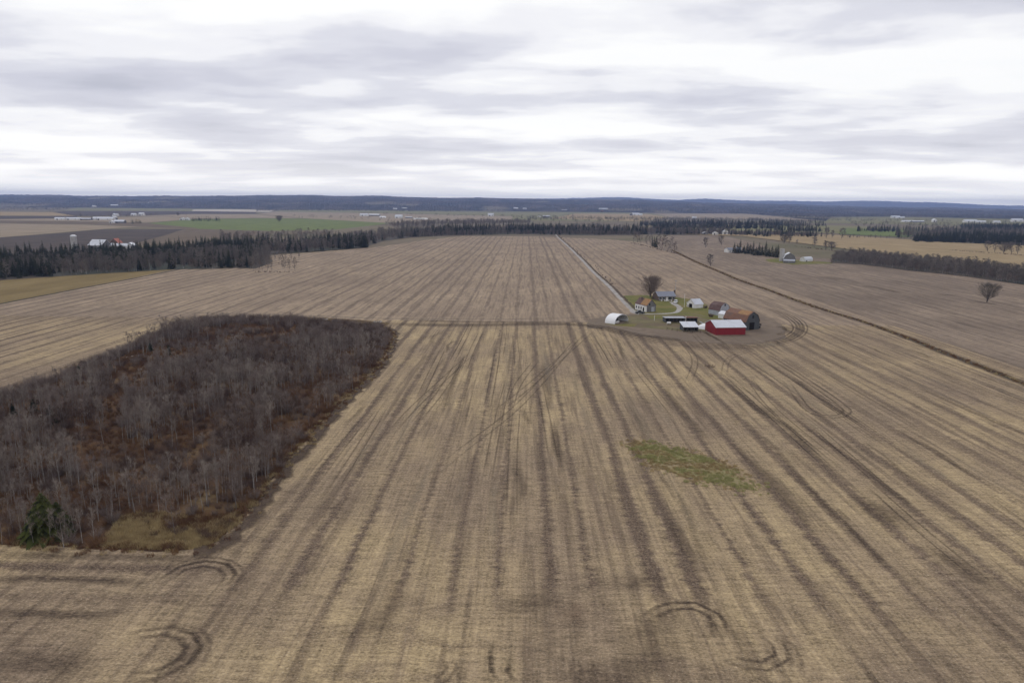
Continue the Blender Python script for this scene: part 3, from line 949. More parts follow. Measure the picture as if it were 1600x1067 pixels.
def bare_tree(seed, h, crown_r, base_frac, nl, ntw, upright=0.8, trunk_r=None, tw=0.018, forks=1, twl=(0.6, 1.5)):
    rs = random.getstate(); random.seed(seed)
    T = MB(); CV, CF = [], []
    trunk_r = trunk_r or h * 0.009
    B = MB()
    tops = []
    for fk in range(forks):
        lean = Vector((random.uniform(-1, 1), random.uniform(-1, 1), 0)) * (0.05 if forks == 1 else 0.20)
        pts = []
        n = 7
        w_ = Vector((0, 0, 0))
        for i in range(n):
            t = i / (n - 1)
            w_ = w_ + Vector((random.uniform(-1, 1), random.uniform(-1, 1), 0)) * h * 0.010
            pts.append(Vector((0, 0, -0.15)) + Vector((0, 0, t * (h + .15))) + lean * h * t + w_ * (1 if i else 0))
        T.tube(pts, [trunk_r * (1 - 0.88 * (i / (n - 1))) * (1.25 if i == 0 else 1) for i in range(n)], 5 if forks == 1 else 6)
        tops.append(pts)
    limbs = []
    for pts in tops:
        for i in range(nl):
            t = base_frac + (0.97 - base_frac) * (i + random.random()) / nl
            q = t * 6
            a_ = int(q); fr = q - a_
            p = pts[a_].lerp(pts[min(6, a_ + 1)], fr)
            an = random.uniform(0, 6.283)
            # widest below the middle of the crown
            u = (t - base_frac) / (1 - base_frac)
            rr = crown_r * (math.sin(math.pi * min(1, 0.22 + u * 0.78)) ** 0.7) * random.uniform(0.65, 1.1)
            rise = upright * rr * random.uniform(0.7, 1.4) + 0.2
            mid = p + Vector((math.cos(an) * rr * 0.5, math.sin(an) * rr * 0.5, rise * 0.35))
            end = p + Vector((math.cos(an) * rr, math.sin(an) * rr, rise))
            end.z = min(end.z, h * random.uniform(.88, 1.07))
            lr = trunk_r * (0.42 if forks == 1 else 0.5) * (1 - 0.6 * u)
            B.tube([p, mid, end], [lr, lr * 0.6, lr * 0.15], 3, False)
            limbs.append((p, mid, end))
            for b in range(2):
                tt = random.uniform(0.3, 0.9)
                q0 = mid.lerp(end, tt) if tt > .4 else p.lerp(mid, 0.8)
                dd = (end - p).normalized() + Vector((random.uniform(-1, 1), random.uniform(-1, 1), random.uniform(-.2, .9))) * 0.9
                dd.normalize()
                e2 = q0 + dd * rr * random.uniform(0.35, 0.6)
                B.tube([q0, e2], [lr * 0.4, lr * 0.1], 3, False)
                limbs.append((q0, q0.lerp(e2, .5), e2))
    for i in range(ntw):
        p, mid, end = random.choice(limbs)
        t = random.random() ** 0.7
        q = mid.lerp(end, t)
        d = ((end - p).normalized() * 0.7 + Vector((random.uniform(-1, 1), random.uniform(-1, 1), random.uniform(-0.15, 1.1) * (0.6 + upright * .5)))).normalized()
        tri_twig(CV, CF, q, d, random.uniform(*twl) * (h / 10) ** 0.5, tw * random.uniform(0.6, 1.3))
    random.setstate(rs)
    bm_ = MB(); bm_.v, bm_.f = CV, CF
    k = len(bm_.v)
    bm_.v = bm_.v + B.v
    bm_.f = bm_.f + [tuple(k + i for i in q) for q in B.f]
    return T, bm_


def conifer(seed, h, r, layers, per, sub, ragged=0.35, base=0.06):
    rs = random.getstate(); random.seed(seed)
    T = MB().tube([(0, 0, -.15), (0, 0, h * .5), (0, 0, h * .97)], [h * .013, h * .008, .02], 5)
    Cn = MB()
    for i in range(layers):
        t = (i + random.random() * .5) / layers
        z = h * (base + (1 - base) * t)
        rr = r * (1 - t) ** 0.82 + 0.12
        for j in range(per if t < .8 else max(3, per // 2)):
            an = random.uniform(0, 6.283)
            L = rr * random.uniform(1 - ragged, 1 + ragged * .5)
            d = Vector((math.cos(an), math.sin(an), 0))
            s = Vector((-d.y, d.x, 0))
            z0 = z + random.uniform(-.5, .5) * h / layers
            up_ = h * 0.02
            a0 = Vector((0, 0, z0 + up_))
            m1 = d * L * .55 + Vector((0, 0, z0 + up_ * .6))
            e = d * L + Vector((0, 0, z0 - L * .22))
            w = L * random.uniform(.20, .34)
            Cn.quad(a0, m1 + s * w, e)
            Cn.quad(a0, e, m1 - s * w)
            for q in range(sub):
                tt = random.uniform(.25, 1)
                p0 = a0.lerp(e, tt) + s * random.uniform(-w, w) * .8
                dd = (d * random.uniform(.1, 1) + s * random.uniform(-1, 1) + Vector((0, 0, random.uniform(-.9, .5)))).normalized()
                ll = random.uniform(.25, .5) * (h / 14)
                ss = dd.cross(Vector((0, 0, 1))).normalized() * ll * .38
                Cn.quad(p0 - ss, p0 + ss, p0 + dd * ll * 1.7)
    random.setstate(rs)
    return T, Cn


def shrub(seed, r, h, n, w=0.022):
    rs = random.getstate(); random.seed(seed)
    b = MB()
    for i in range(n):
        an, q = random.uniform(0, 6.283), random.random() ** .5 * r * .6
        p = Vector((math.cos(an) * q, math.sin(an) * q, 0.0))
        d = Vector((math.cos(an) * random.uniform(0, .8), math.sin(an) * random.uniform(0, .8), 1)).normalized()
        L = h * random.uniform(.5, 1)
        tri_twig(b.v, b.f, p, d, L, w)
        for k in range(2):
            p2 = p + d * L * random.uniform(.35, .8)
            dd = (d + Vector((random.uniform(-1, 1), random.uniform(-1, 1), random.uniform(-.2, .6)))).normalized()
            tri_twig(b.v, b.f, p2, dd, L * random.uniform(.25, .5), w * .8)
    random.setstate(rs)
    return b


def tuft(seed, r, h, n, w=0.03):
    rs = random.getstate(); random.seed(seed)
    b = MB()
    for i in range(n):
        an, q = random.uniform(0, 6.283), random.random() ** .5 * r
        p = Vector((math.cos(an) * q, math.sin(an) * q, 0.0))
        d = Vector((random.uniform(-.6, .6), random.uniform(-.6, .6), 1)).normalized()
        tri_twig(b.v, b.f, p, d, h * random.uniform(.5, 1), w)
    random.setstate(rs)
    return b


def mesh_of(mb, name, mat):
    me = mb.mesh(name); me.materials.append(mat)
    return me


def joined_proto(name, pairs):
    """one unlinked object used as the source of a scatter"""
    V, F, MI = [], [], []
    me = bpy.data.meshes.new(name)
    for i, (mb, mat) in enumerate(pairs):
        k = len(V)
        V += mb.v; F += [tuple(k + a_ for a_ in q) for q in mb.f]; MI += [i] * len(mb.f)
        me.materials.append(mat)
    me.from_pydata(V, [], F); me.update()
    me.polygons.foreach_set('material_index', MI)
    return bpy.data.objects.new(name, me)


def scatter(name, pts, rz, scl, idx, protos, cat=None, label=None, structure=False):
    me = bpy.data.meshes.new(name)
    me.vertices.add(len(pts))
    me.vertices.foreach_set('co', np.asarray(pts, dtype=np.float32).ravel())
    for nm, ty, arr in (('rz', 'FLOAT', rz), ('scl', 'FLOAT', scl), ('pick', 'INT', idx)):
        at = me.attributes.new(nm, ty, 'POINT')
        at.data.foreach_set('value', np.asarray(arr))
    me.update()
    o = bpy.data.objects.new(name, me); C.objects.link(o)
    ng = bpy.data.node_groups.new(name, 'GeometryNodeTree')
    ng.interface.new_socket('Geometry', in_out='INPUT', socket_type='NodeSocketGeometry')
    ng.interface.new_socket('Geometry', in_out='OUTPUT', socket_type='NodeSocketGeometry')
    gi, go = ng.nodes.new('NodeGroupInput'), ng.nodes.new('NodeGroupOutput')
    ip = ng.nodes.new('GeometryNodeInstanceOnPoints')
    jn = ng.nodes.new('GeometryNodeJoinGeometry')
    for p in reversed(protos):
        oi = ng.nodes.new('GeometryNodeObjectInfo')
        oi.inputs['Object'].default_value = p
        oi.inputs['As Instance'].default_value = True
        ng.links.new(oi.outputs['Geometry'], jn.inputs[0])
    ng.links.new(gi.outputs[0], ip.inputs['Points'])
    ng.links.new(jn.outputs[0], ip.inputs['Instance'])
    ip.inputs['Pick Instance'].default_value = True

    def attr(nm, ty):
        n = ng.nodes.new('GeometryNodeInputNamedAttribute')
        n.data_type = ty
        n.inputs[0].default_value = nm
        return n.outputs[0]
    ng.links.new(attr('pick', 'INT'), ip.inputs['Instance Index'])
    cx_ = ng.nodes.new('ShaderNodeCombineXYZ')
    ng.links.new(attr('rz', 'FLOAT'), cx_.inputs[2])
    ng.links.new(cx_.outputs[0], ip.inputs['Rotation'])
    ng.links.new(attr('scl', 'FLOAT'), ip.inputs['Scale'])
    ng.links.new(ip.outputs[0], go.inputs[0])
    md = o.modifiers.new('scatter', 'NODES'); md.node_group = ng
    o['kind'] = 'stuff'
    if cat: o['category'] = cat
    if label: o['label'] = label
    return o


# bare hardwoods of the wood: pale-stemmed poplars and birches, grey ones, darker brush
WT = []
for i, (h, cr, bf, nl, nt, upr, tm, cm) in enumerate([
        (10.5, 1.5, .34, 15, 560, 1.5, B_pale, T_twig), (9.5, 1.7, .26, 15, 620, 1.3, B_mid, T_twig), (11.5, 1.6, .40, 14, 540, 1.5, B_pale, T_twigpale),
        (8.5, 1.9, .20, 16, 680, 1.1, B_mid, T_twig), (10.0, 1.4, .36, 13, 480, 1.7, B_mid, T_twigpale), (7.5, 1.6, .15, 14, 560, 1.2, B_mid, T_twigdark),
        (9.0, 1.3, .40, 12, 420, 1.7, B_pale, T_twig), (6.5, 1.7, .10, 14, 560, 1.1, B_bark, T_twigdark)]):
    t_, c_ = bare_tree(100 + i, h, cr, bf, nl, nt, upr, tw=0.016)
    WT.append((t_, c_, tm, cm, h))
WTm = [(mesh_of(t, 'trunk', tm), mesh_of(c, 'crown', cm)) for (t, c, tm, cm, h) in WT]
WTp = [joined_proto('bare_tree_source', [(t, tm), (c, cm)]) for (t, c, tm, cm, h) in WT]
SH = [joined_proto('brush_source', [(shrub(300 + i, r, h, n), mt)]) for i, (r, h, n, mt) in enumerate([(1.2, 1.9, 90, T_rust), (1.5, 2.6, 110, T_twigdark), (1.0, 1.4, 80, T_rust), (1.3, 3.0, 110, T_twig)])]
TF = [joined_proto('tuft_source', [(tuft(320 + i, .6, h, n, w), mt)]) for i, (h, n, w, mt) in enumerate([(.8, 60, .025, T_tan), (.6, 50, .03, T_tan), (.8, 60, .03, T_rust), (.8, 60, .03, T_greenb)])]

# far hardwoods and conifers
FT = []
for i, (h, cr, bf, tm, cm) in enumerate([(14, 2.9, .12, B_mid, T_fargrey), (12, 3.2, .08, B_bark, T_fargrey), (15, 2.5, .16, B_pale, T_fargrey), (11, 3.0, .06, B_bark, T_twig)]):
    t_, c_ = bare_tree(400 + i, h, cr, bf, 24, 900, .75, tw=0.036, twl=(.9, 2.0), trunk_r=.16)
    FT.append((t_, c_, tm, cm))
FTm = [(mesh_of(t, 'trunk', tm), mesh_of(c, 'crown', cm)) for (t, c, tm, cm) in FT]
FTp = [joined_proto('far_tree_source', [(t, tm), (c, cm)]) for (t, c, tm, cm) in FT]
CT = []
for i, (h, r) in enumerate([(17, 3.0), (15, 3.4), (19, 2.8), (13, 3.2)]):
    t_, c_ = conifer(450 + i, h, r, 20, 9, 2, .4)
    CT.append((t_, c_))
CTm = [(mesh_of(t, 'trunk', B_bark), mesh_of(c, 'crown', T_cedar)) for (t, c) in CT]
CTp = [joined_proto('conifer_source', [(t, B_bark), (c, T_cedar)]) for (t, c) in CT]
tiny_c = joined_proto('tiny_conifer_source', [(conifer(470, 15, 4.2, 7, 5, 0, .35)[1], T_cedar)])
_t, _c = bare_tree(471, 12, 4.5, .12, 9, 130, .9, tw=.14, twl=(1.5, 3))
tiny_b = joined_proto('tiny_tree_source', [(_c, T_fargrey)])


def place_tree(name, meshes, loc, rz, s, label, cat, group=None):
    o = empty(name, loc, rz, label, cat, group)
    o.scale = (s, s, s) if not hasattr(s, '__len__') else s
    for nm, me in zip(('trunk', 'crown'), meshes):
        c = bpy.data.objects.new(nm, me); C.objects.link(c); c.parent = o
    return o


# ------------------------------------------------------------------ the wood
wood_pix = [(-260, 700), (-120, 650), (0, 614), (60, 597), (120, 575), (180, 552), (235, 526), (300, 500), (380, 496), (470, 499), (600, 511), (612, 520), (606, 545), (590, 572), (560, 602), (520, 640),
            (480, 686), (440, 730), (400, 782), (370, 818), (335, 848), (290, 859), (200, 858), (120, 856), (0, 851), (-260, 845)]
woodW = W(wood_pix)
sheet('wood_floor', woodW, 0.02, M_wfloor, 0.8, 4)
rubW = W([(160, 852), (190, 806), (230, 800), (290, 806), (350, 806), (378, 800), (366, 818), (335, 846), (290, 857), (200, 858)])
sheet('dry_grass_corner', rubW, 0.026, M_drygrass, 0.7, 3)
ribbon_obj('wood_margin', [ribbon('m', [(x + 1.6, y - .6) for (x, y) in woodW[10:22]], 3.4, 0.03, None, 2.0, 1.0, jag=1.1)], K_edge)
sheet('dry_bank', W([(420, 494), (500, 496), (560, 500), (610, 505), (600, 510), (520, 504), (430, 502)]), 0.03, M_drygrass, .4, 4)

clear = [W(c) for c in ([(168, 640), (178, 590), (205, 560), (240, 556), (238, 600), (196, 640), (190, 700), (165, 705), (150, 680)],
                        [(120, 720), (160, 690), (210, 700), (330, 690), (330, 735), (230, 748), (130, 745)],
                        [(225, 560), (260, 540), (400, 500), (560, 505), (600, 512), (598, 522), (480, 528), (420, 545), (330, 560), (280, 575)],
                        [(440, 620), (500, 618), (500, 640), (450, 650)],
                        [(430, 655), (490, 650), (460, 690), (420, 690)],
                        [(160, 860), (190, 803), (380, 798), (380, 860)],
                        [(-20, 620), (60, 600), (90, 604), (60, 632), (-20, 650)],
                        [(250, 680), (330, 660), (340, 700), (260, 705)])]
band_back = W([(-260, 690), (0, 606), (60, 590), (120, 568), (180, 545), (235, 520), (300, 494), (380, 490), (610, 505), (600, 516), (380, 508), (300, 514), (235, 540), (180, 564), (120, 588), (60, 610), (0, 634), (-260, 720)])
band_n = W([(460, 502), (612, 514), (612, 545), (585, 540), (470, 528)])
xs = np.arange(-330, -40, 1.75); ys = np.arange(90, 345, 1.75)
gx, gy = np.meshgrid(xs, ys)
pt = np.stack([gx.ravel(), gy.ravel()], 1) + rng.uniform(-.85, .85, (gx.size, 2))
pt = pt[inpoly(pt, woodW)]
inclear = np.zeros(len(pt), bool)
for c in clear:
    inclear |= inpoly(pt, c)
back = inpoly(pt, band_back) | inpoly(pt, band_n)


def vnoise(p, s, seed):
    r_ = np.random.default_rng(seed)
    g_ = r_.random((64, 64))
    q = p / s + 200
    i = np.floor(q).astype(int); f_ = q - i; f_ = f_ * f_ * (3 - 2 * f_)
    a_ = lambda dx, dy: g_[(i[:, 0] + dx) % 64, (i[:, 1] + dy) % 64]
    return (a_(0, 0) * (1 - f_[:, 0]) + a_(1, 0) * f_[:, 0]) * (1 - f_[:, 1]) + (a_(0, 1) * (1 - f_[:, 0]) + a_(1, 1) * f_[:, 0]) * f_[:, 1]


dens = vnoise(pt, 13, 3) * .6 + vnoise(pt, 5, 4) * .4
prob = np.clip((dens - .30) * 3.0, .05, .95)
prob[inclear] *= .05
prob[back] = .0
keep = rng.random(len(pt)) < prob
tp_, bk = pt[keep], back[keep]
hn = vnoise(tp_, 22, 8) * .6 + vnoise(tp_, 7, 9) * .4
scl = np.clip(.30 + .56 * hn, .32, .88) * rng.uniform(.82, 1.12, len(tp_))
scl[bk] = rng.uniform(.30, .48, bk.sum())
pick = rng.integers(0, 8, len(tp_))
kind_n = vnoise(tp_, 10, 11)
pick = np.where(kind_n > .62, rng.choice([0, 2, 4, 6], len(tp_)), pick)
pick = np.where(kind_n < .34, rng.choice([1, 3, 5, 7], len(tp_)), pick)
pick = np.where(bk, rng.choice([1, 3, 5, 7, 7], len(tp_)), pick)
rzs = rng.uniform(0, 6.28, len(tp_))
# trees that show largest stand nearest to the camera
show = scl / np.hypot(tp_[:, 0], tp_[:, 1])
vis = (tp_[:, 0] > -0.80 * tp_[:, 1] - 6)
order = np.argsort(-np.where(vis, show, 0))
ind = order[:270]
rest = np.setdiff1d(np.arange(len(tp_)), ind)


def wood_label(x, y, k, s_):
    pale = WT[k][2] is B_pale
    dark = WT[k][3] is T_twigdark
    size = 'tall ' if s_ > .78 else ('short ' if s_ < .58 else '')
    look = size + ('pale stemmed bare tree' if pale else ('dark brushy bare tree' if dark else 'grey bare tree'))
    if y < 108: where = 'in the front row, near the olive spruce' if x < -72 else 'in the front row, by the dry grass'
    elif x > -58 and y < 170: where = 'on the near right edge of the wood'
    elif x > -58: where = 'on the far right edge of the wood'
    elif y < 130: where = 'behind the front row, at left' if x < -80 else 'just above the dry grass corner'
    elif y < 160: where = 'left of the middle clearing' if x < -85 else 'right of the middle clearing'
    else: where = 'deep inside the wood, at left' if x < -100 else 'deep inside the wood, at right'
    return look + ' ' + where


for k in ind:
    x, y = tp_[k]
    i = int(pick[k])
    place_tree('bare_tree', WTm[i], (x, y, 0.02), rzs[k], float(scl[k]), wood_label(x, y, i, scl[k]), 'tree', 'leafless trees of the wood')
r3 = tp_[rest]
scatter('wood_trees', np.column_stack([r3, np.full(len(r3), .02)]), rzs[rest], scl[rest], pick[rest], WTp, 'trees', 'dense leafless young trees filling the wood')
# brush under and between
bp = pt[(rng.random(len(pt)) < .62)]
bp = bp + rng.uniform(-.8, .8, bp.shape)
rubm = inpoly(bp, rubW)
bp = bp[~rubm & inpoly(bp, woodW)]
bn = vnoise(bp, 9, 21)
bb_ = inpoly(bp, band_back) | inpoly(bp, band_n)
scatter('undergrowth', np.column_stack([bp, np.full(len(bp), .02)]), rng.uniform(0, 6.28, len(bp)), rng.uniform(.45, 1.05, len(bp)) * np.where(bb_, 1.25, 1.0),
        np.where(bb_, rng.choice([1, 3, 3], len(bp)), np.where(bn > .55, rng.choice([0, 2], len(bp)), rng.choice([0, 1, 3], len(bp)))), SH, 'brush', 'rusty brown undergrowth on the floor of the wood')
# ragged margin: brush and tall weeds reaching out of the wood
mp_, mk_ = [], []
for i_ in range(9, 24):
    A_, B_ = Vector(woodW[i_]), Vector(woodW[i_ + 1])
    nn_ = (B_ - A_).normalized(); nn_ = Vector((-nn_.y, nn_.x))
    if i_ < 22 and nn_.x < 0: nn_ = -nn_
    if i_ >= 22 and nn_.y > 0: nn_ = -nn_
    for _ in range(int((B_ - A_).length * 3.2)):
        q = A_.lerp(B_, random.random()) + nn_ * (random.random() ** 2 * 3.2 * (0.4 + vnoise(np.array([[A_.x + _, A_.y]]), 4, 5)[0]) - .9)
        mp_.append((q.x, q.y, .02))
mp_ = np.array(mp_)
scatter('edge_weeds', mp_, rng.uniform(0, 6.28, len(mp_)), rng.uniform(.4, 1.1, len(mp_)), rng.choice([0, 1, 2, 2], len(mp_)), TF, 'weeds', 'rust and straw weeds along the ragged edge of the wood')
# dry grass corner and margins
gp = rng.uniform([-90, 95], [-40, 140], (9000, 2)); gp = gp[inpoly(gp, rubW)]
gp = np.vstack([gp, (lambda q: q[inpoly(q, woodW)])(np.array(woodW[12:22])[rng.integers(0, 9, 1500)] + rng.uniform(-3, 1.0, (1500, 2)))])
scatter('dry_grass', np.column_stack([gp, np.full(len(gp), .03)]), rng.uniform(0, 6.28, len(gp)), rng.uniform(.6, 1.2, len(gp)), np.where(vnoise(gp, 4, 81) + rng.uniform(-.25, .25, len(gp)) + (gp[:, 1] - 108) * .018 > .58, 2, rng.choice([0, 1], len(gp))), TF, 'grass', 'yellow and rust dry grass in the near corner of the wood')

qb = rng.uniform([-90, 95], [-40, 140], (700, 2)); qb = qb[inpoly(qb, rubW)]
qb = qb[vnoise(qb, 5, 91) > .52]
scatter('low_brush', np.column_stack([qb, np.full(len(qb), .02)]), rng.uniform(0, 6.28, len(qb)), rng.uniform(.25, .7, len(qb)), rng.choice([0, 1, 2], len(qb)), SH, 'brush', 'low rusty brush in the dry grass corner of the wood')
# green grass patch in the field
gpat = [(978, 688), (1000, 686), (1040, 697), (1085, 706), (1130, 722), (1160, 738), (1188, 764), (1180, 769), (1140, 762), (1085, 750), (1040, 737), (1010, 726), (992, 708)]
gW = W(gpat)
gC = np.mean(np.array(gW), 0)
sheet('grass_patch', [tuple(gC + (np.array(p) - gC) * .86) for p in gW], 0.02, M_patch_grass, 1.0, 1.6)
gp = rng.uniform([15, 115], [80, 175], (12000, 2)); gp = gp[inpoly(gp + rng.normal(0, 1.3, gp.shape), gW)]
gn = vnoise(gp * np.array([1, 2.0]), 5, 61) + rng.uniform(-.2, .2, len(gp))
scatter('grass', np.column_stack([gp, np.full(len(gp), .02)]), rng.uniform(0, 6.28, len(gp)), rng.uniform(.3, .85, len(gp)), np.where(gn > .50, 3, rng.choice([0, 1], len(gp))), TF, 'grass', 'long green and yellow grass on the unploughed patch in the stubble')
# ditch weeds
dw = []
for p in spline(dit, 1.1):
    dw += [(p.x + random.gauss(0, .7), p.y + random.uniform(-.5, .5), .0) for _ in range(2)]
dw = np.array(dw)
scatter('ditch_weeds', dw, rng.uniform(0, 6.28, len(dw)), rng.uniform(.5, 1.1, len(dw)), rng.choice([0, 2, 2], len(dw)), TF, 'weeds', 'dark weeds along the drainage ditch')

# conifers in the wood
SPm = []
for i, (h, r, mt) in enumerate([(7.6, 3.9, T_spruceY), (5.0, 1.5, T_spruce)]):
    t_, c_ = conifer(500 + i, h, r, 30 if i == 0 else 18, 14 if i == 0 else 12, 8 if i == 0 else 5, .62)
    SPm.append((mesh_of(t_, 'trunk', B_bark), mesh_of(c_, 'crown', mt)))
for (px, py, k, s, lab) in [(72, 838, 0, 1.0, 'tall olive green spruce with two tops at the near left of the wood'), (93, 832, 0, .72, 'shorter olive spruce leaning against the right side of the tall one'),
                            (52, 842, 1, 1.0, 'low dark spruce at the left foot of the tall olive spruce'),
                            (235, 549, 1, .8, 'small dark spruce by the pale stones at the back of the wood'), (264, 554, 1, .75, 'small slim spruce right of the one by the pale stones'),
                            (124, 586, 1, .7, 'small dark spruce near the back left edge of the wood'), (172, 577, 1, .6, 'small spruce beside the narrow clearing of the wood'),
                            (21, 652, 1, .75, 'leftmost small dark spruce among the grey saplings'), (54, 648, 1, .85, 'small dark spruce, second from the left among the grey saplings'), (80, 662, 1, 1.0, 'small dark spruce, third from the left among the grey saplings')]:
    place_tree('spruce_tree', SPm[k], P(px, py, .02), random.uniform(0, 6), s, lab, 'tree')

# ------------------------------------------------------------------ tree belts of the middle distance
def pts_in(pix, dens_):
    w = np.array(W(pix))
    lo, hi = w.min(0), w.max(0)
    n = int((hi - lo).prod() * dens_)
    q = rng.uniform(lo, hi, (n, 2))
    return q[inpoly(q, [tuple(a_) for a_ in w])]


belts = [   # polygon, density, share of conifers, scale
    ([(-120, 442), (-120, 413), (0, 407), (120, 401), (260, 394), (340, 386), (420, 384), (420, 390), (340, 396), (260, 404), (120, 413), (0, 420), (0, 437)], .034, .78, .80),
    ([(-120, 442), (-120, 424), (0, 419), (120, 412), (260, 404), (340, 396), (405, 392), (412, 400), (400, 417), (345, 420), (270, 421), (140, 429), (0, 438)], .034, .46, .78),
    ([(345, 372), (420, 370), (520, 366), (520, 372), (420, 384), (345, 386)], .005, .12, .85),
    ([(400, 390), (500, 380), (572, 374.5), (575, 386.5), (500, 392), (420, 397)], .026, .50, .85),
    ([(380, 398), (420, 396), (425, 410), (400, 420), (370, 419)], .03, .12, .72),
    ([(500, 381), (560, 369), (640, 361), (700, 360.5), (700, 365), (640, 371), (600, 376), (575, 384)], .012, .25, .85),
    ([(640, 370), (700, 362.5), (800, 359), (900, 359.5), (1000, 361.5), (1000, 366), (900, 365.5), (800, 364), (700, 367)], .015, .56, 1.0),
    ([(640, 371), (700, 366.5), (800, 364.6), (900, 365.6), (1000, 366.6), (1000, 367.6), (900, 367), (800, 366), (700, 368)], .035, .2, .6),
    ([(1000, 361.5), (1080, 362.5), (1140, 363), (1150, 366.6), (1080, 367), (1000, 366.2)], .016, .4, .85),
    ([(1020, 355), (1120, 354), (1190, 355.5), (1240, 358), (1100, 357.6), (1020, 358)], .008, .75, .95),
    ([(1000, 350.5), (1100, 348.5), (1200, 350), (1290, 353), (1230, 354), (1200, 353), (1100, 351.5), (1000, 354)], .006, .7, .9),
    ([(600, 352), (700, 348), (830, 347), (830, 350), (700, 353), (620, 357)], .006, .12, .9),
    ([(1140, 364.5), (1220, 365), (1270, 367.5), (1290, 370.8), (1200, 370), (1140, 368)], .014, .5, .72),
    ([(1300, 405), (1330, 401), (1360, 402), (1420, 409), (1510, 417), (1600, 429), (1720, 446), (1720, 462), (1600, 445), (1500, 431), (1420, 423), (1350, 414), (1300, 411)], .055, .035, .68),
    ([(1430, 373), (1500, 369), (1600, 373), (1720, 379), (1720, 392), (1600, 384), (1500, 379.5), (1425, 378)], .017, .82, .82),
    ([(1400, 366), (1500, 363), (1640, 366), (1640, 373), (1500, 369), (1400, 371)], .011, .35, .8),
    ([(1340, 359), (1440, 360), (1600, 361), (1600, 364), (1440, 363.5), (1340, 362)], .0065, .55, .8),
    ([(1215, 358), (1270, 359.5), (1300, 362.5), (1200, 361)], .009, .7, .8),
    ([(1500, 354), (1600, 355), (1700, 357), (1700, 360), (1500, 358)], .006, .7, .9),
    ([(1320, 370.5), (1440, 374), (1440, 375), (1320, 371.5)], .008, .1, .5),
]
for bi, bb in enumerate(belts):
    if bb[1] > .008:
        sheet('belt_floor', W(bb[0]), -.40 + bi * .006 if P(*bb[0][0]).y > 900 else .06 + bi * .006, F_scrub, .8, 12)
allp, allk, alls = [], [], []
for (pg, dn, cf, s) in belts:
    q = pts_in(pg, dn)
    kn = vnoise(q, 28, 31) * .55 + rng.random(len(q)) * .45
    k = kn < (cf * .82 + .06)
    allp.append(q); allk.append(k); alls.append((.48 + .68 * rng.random(len(q)) ** .8) * s)
allp = np.vstack(allp); allk = np.concatenate(allk); alls = np.concatenate(alls)
dist = np.hypot(allp[:, 0], allp[:, 1])
infr = np.abs(allp[:, 0] + .02 * allp[:, 1]) < allp[:, 1] * .78
zr = np.where(allp[:, 1] > 900, -.45, -.05)
con_i = np.where(allk)[0]; bar_i = np.where(~allk)[0]
print('SPLIT', allp[:, 0].min())
score = np.where(infr, alls / dist, 0)
con_ind = con_i[np.argsort(-score[con_i])][:285]
for k in con_ind:
    x, y = allp[k]
    s_ = 'tall ' if alls[k] > .88 else ('short ' if alls[k] < .62 else '')
    q_ = x / y
    if x < -120:
        w_ = ('at the left end of the left belt' if q_ < -.66 else 'in the left belt below the domed silo' if q_ < -.54 else 'in the left belt right of the red roofed house' if q_ < -.40 else
              'in the belt below the green crop' if q_ < -.27 else 'at the right tip of the left belt')
    elif x < 140: w_ = 'beyond the end of the stubble rows, left of the farm road' if q_ < .06 else 'beyond the end of the stubble rows, right of the farm road'
    else: w_ = 'in the grey thicket right of the white barn' if y < 620 else 'in the dark belt beyond the right fields'
    place_tree('conifer_tree', CTm[int(rng.integers(0, 4))], (x, y, float(zr[k])), rng.uniform(0, 6.28), float(alls[k]), s_ + 'dark conifer ' + w_, 'tree', 'conifers of the tree belts')
crest = np.setdiff1d(con_i, con_ind)
scatter('conifer_belt', np.column_stack([allp[crest], zr[crest]]), rng.uniform(0, 6.28, len(crest)), alls[crest], rng.integers(0, 4, len(crest)), CTp, 'conifers', 'dark conifers of the farther tree belts')
scatter('hardwood_belt', np.column_stack([allp[bar_i], zr[bar_i]]), rng.uniform(0, 6.28, len(bar_i)), alls[bar_i] * .95, rng.integers(0, 4, len(bar_i)), FTp, 'trees', 'grey leafless hardwoods of the tree belts')
sheet('woodland_floor', W([(1150, 333), (1210, 338), (1290, 346), (1300, 339.5), (1400, 339), (1600, 343), (1900, 348), (1900, 341), (1500, 337), (1290, 334.2), (1150, 331.5)]), .9, M_forest, 4, 80)
print('WOOD', len(tp_), 'BELT', len(con_i), len(bar_i), 'BRUSH', len(bp))

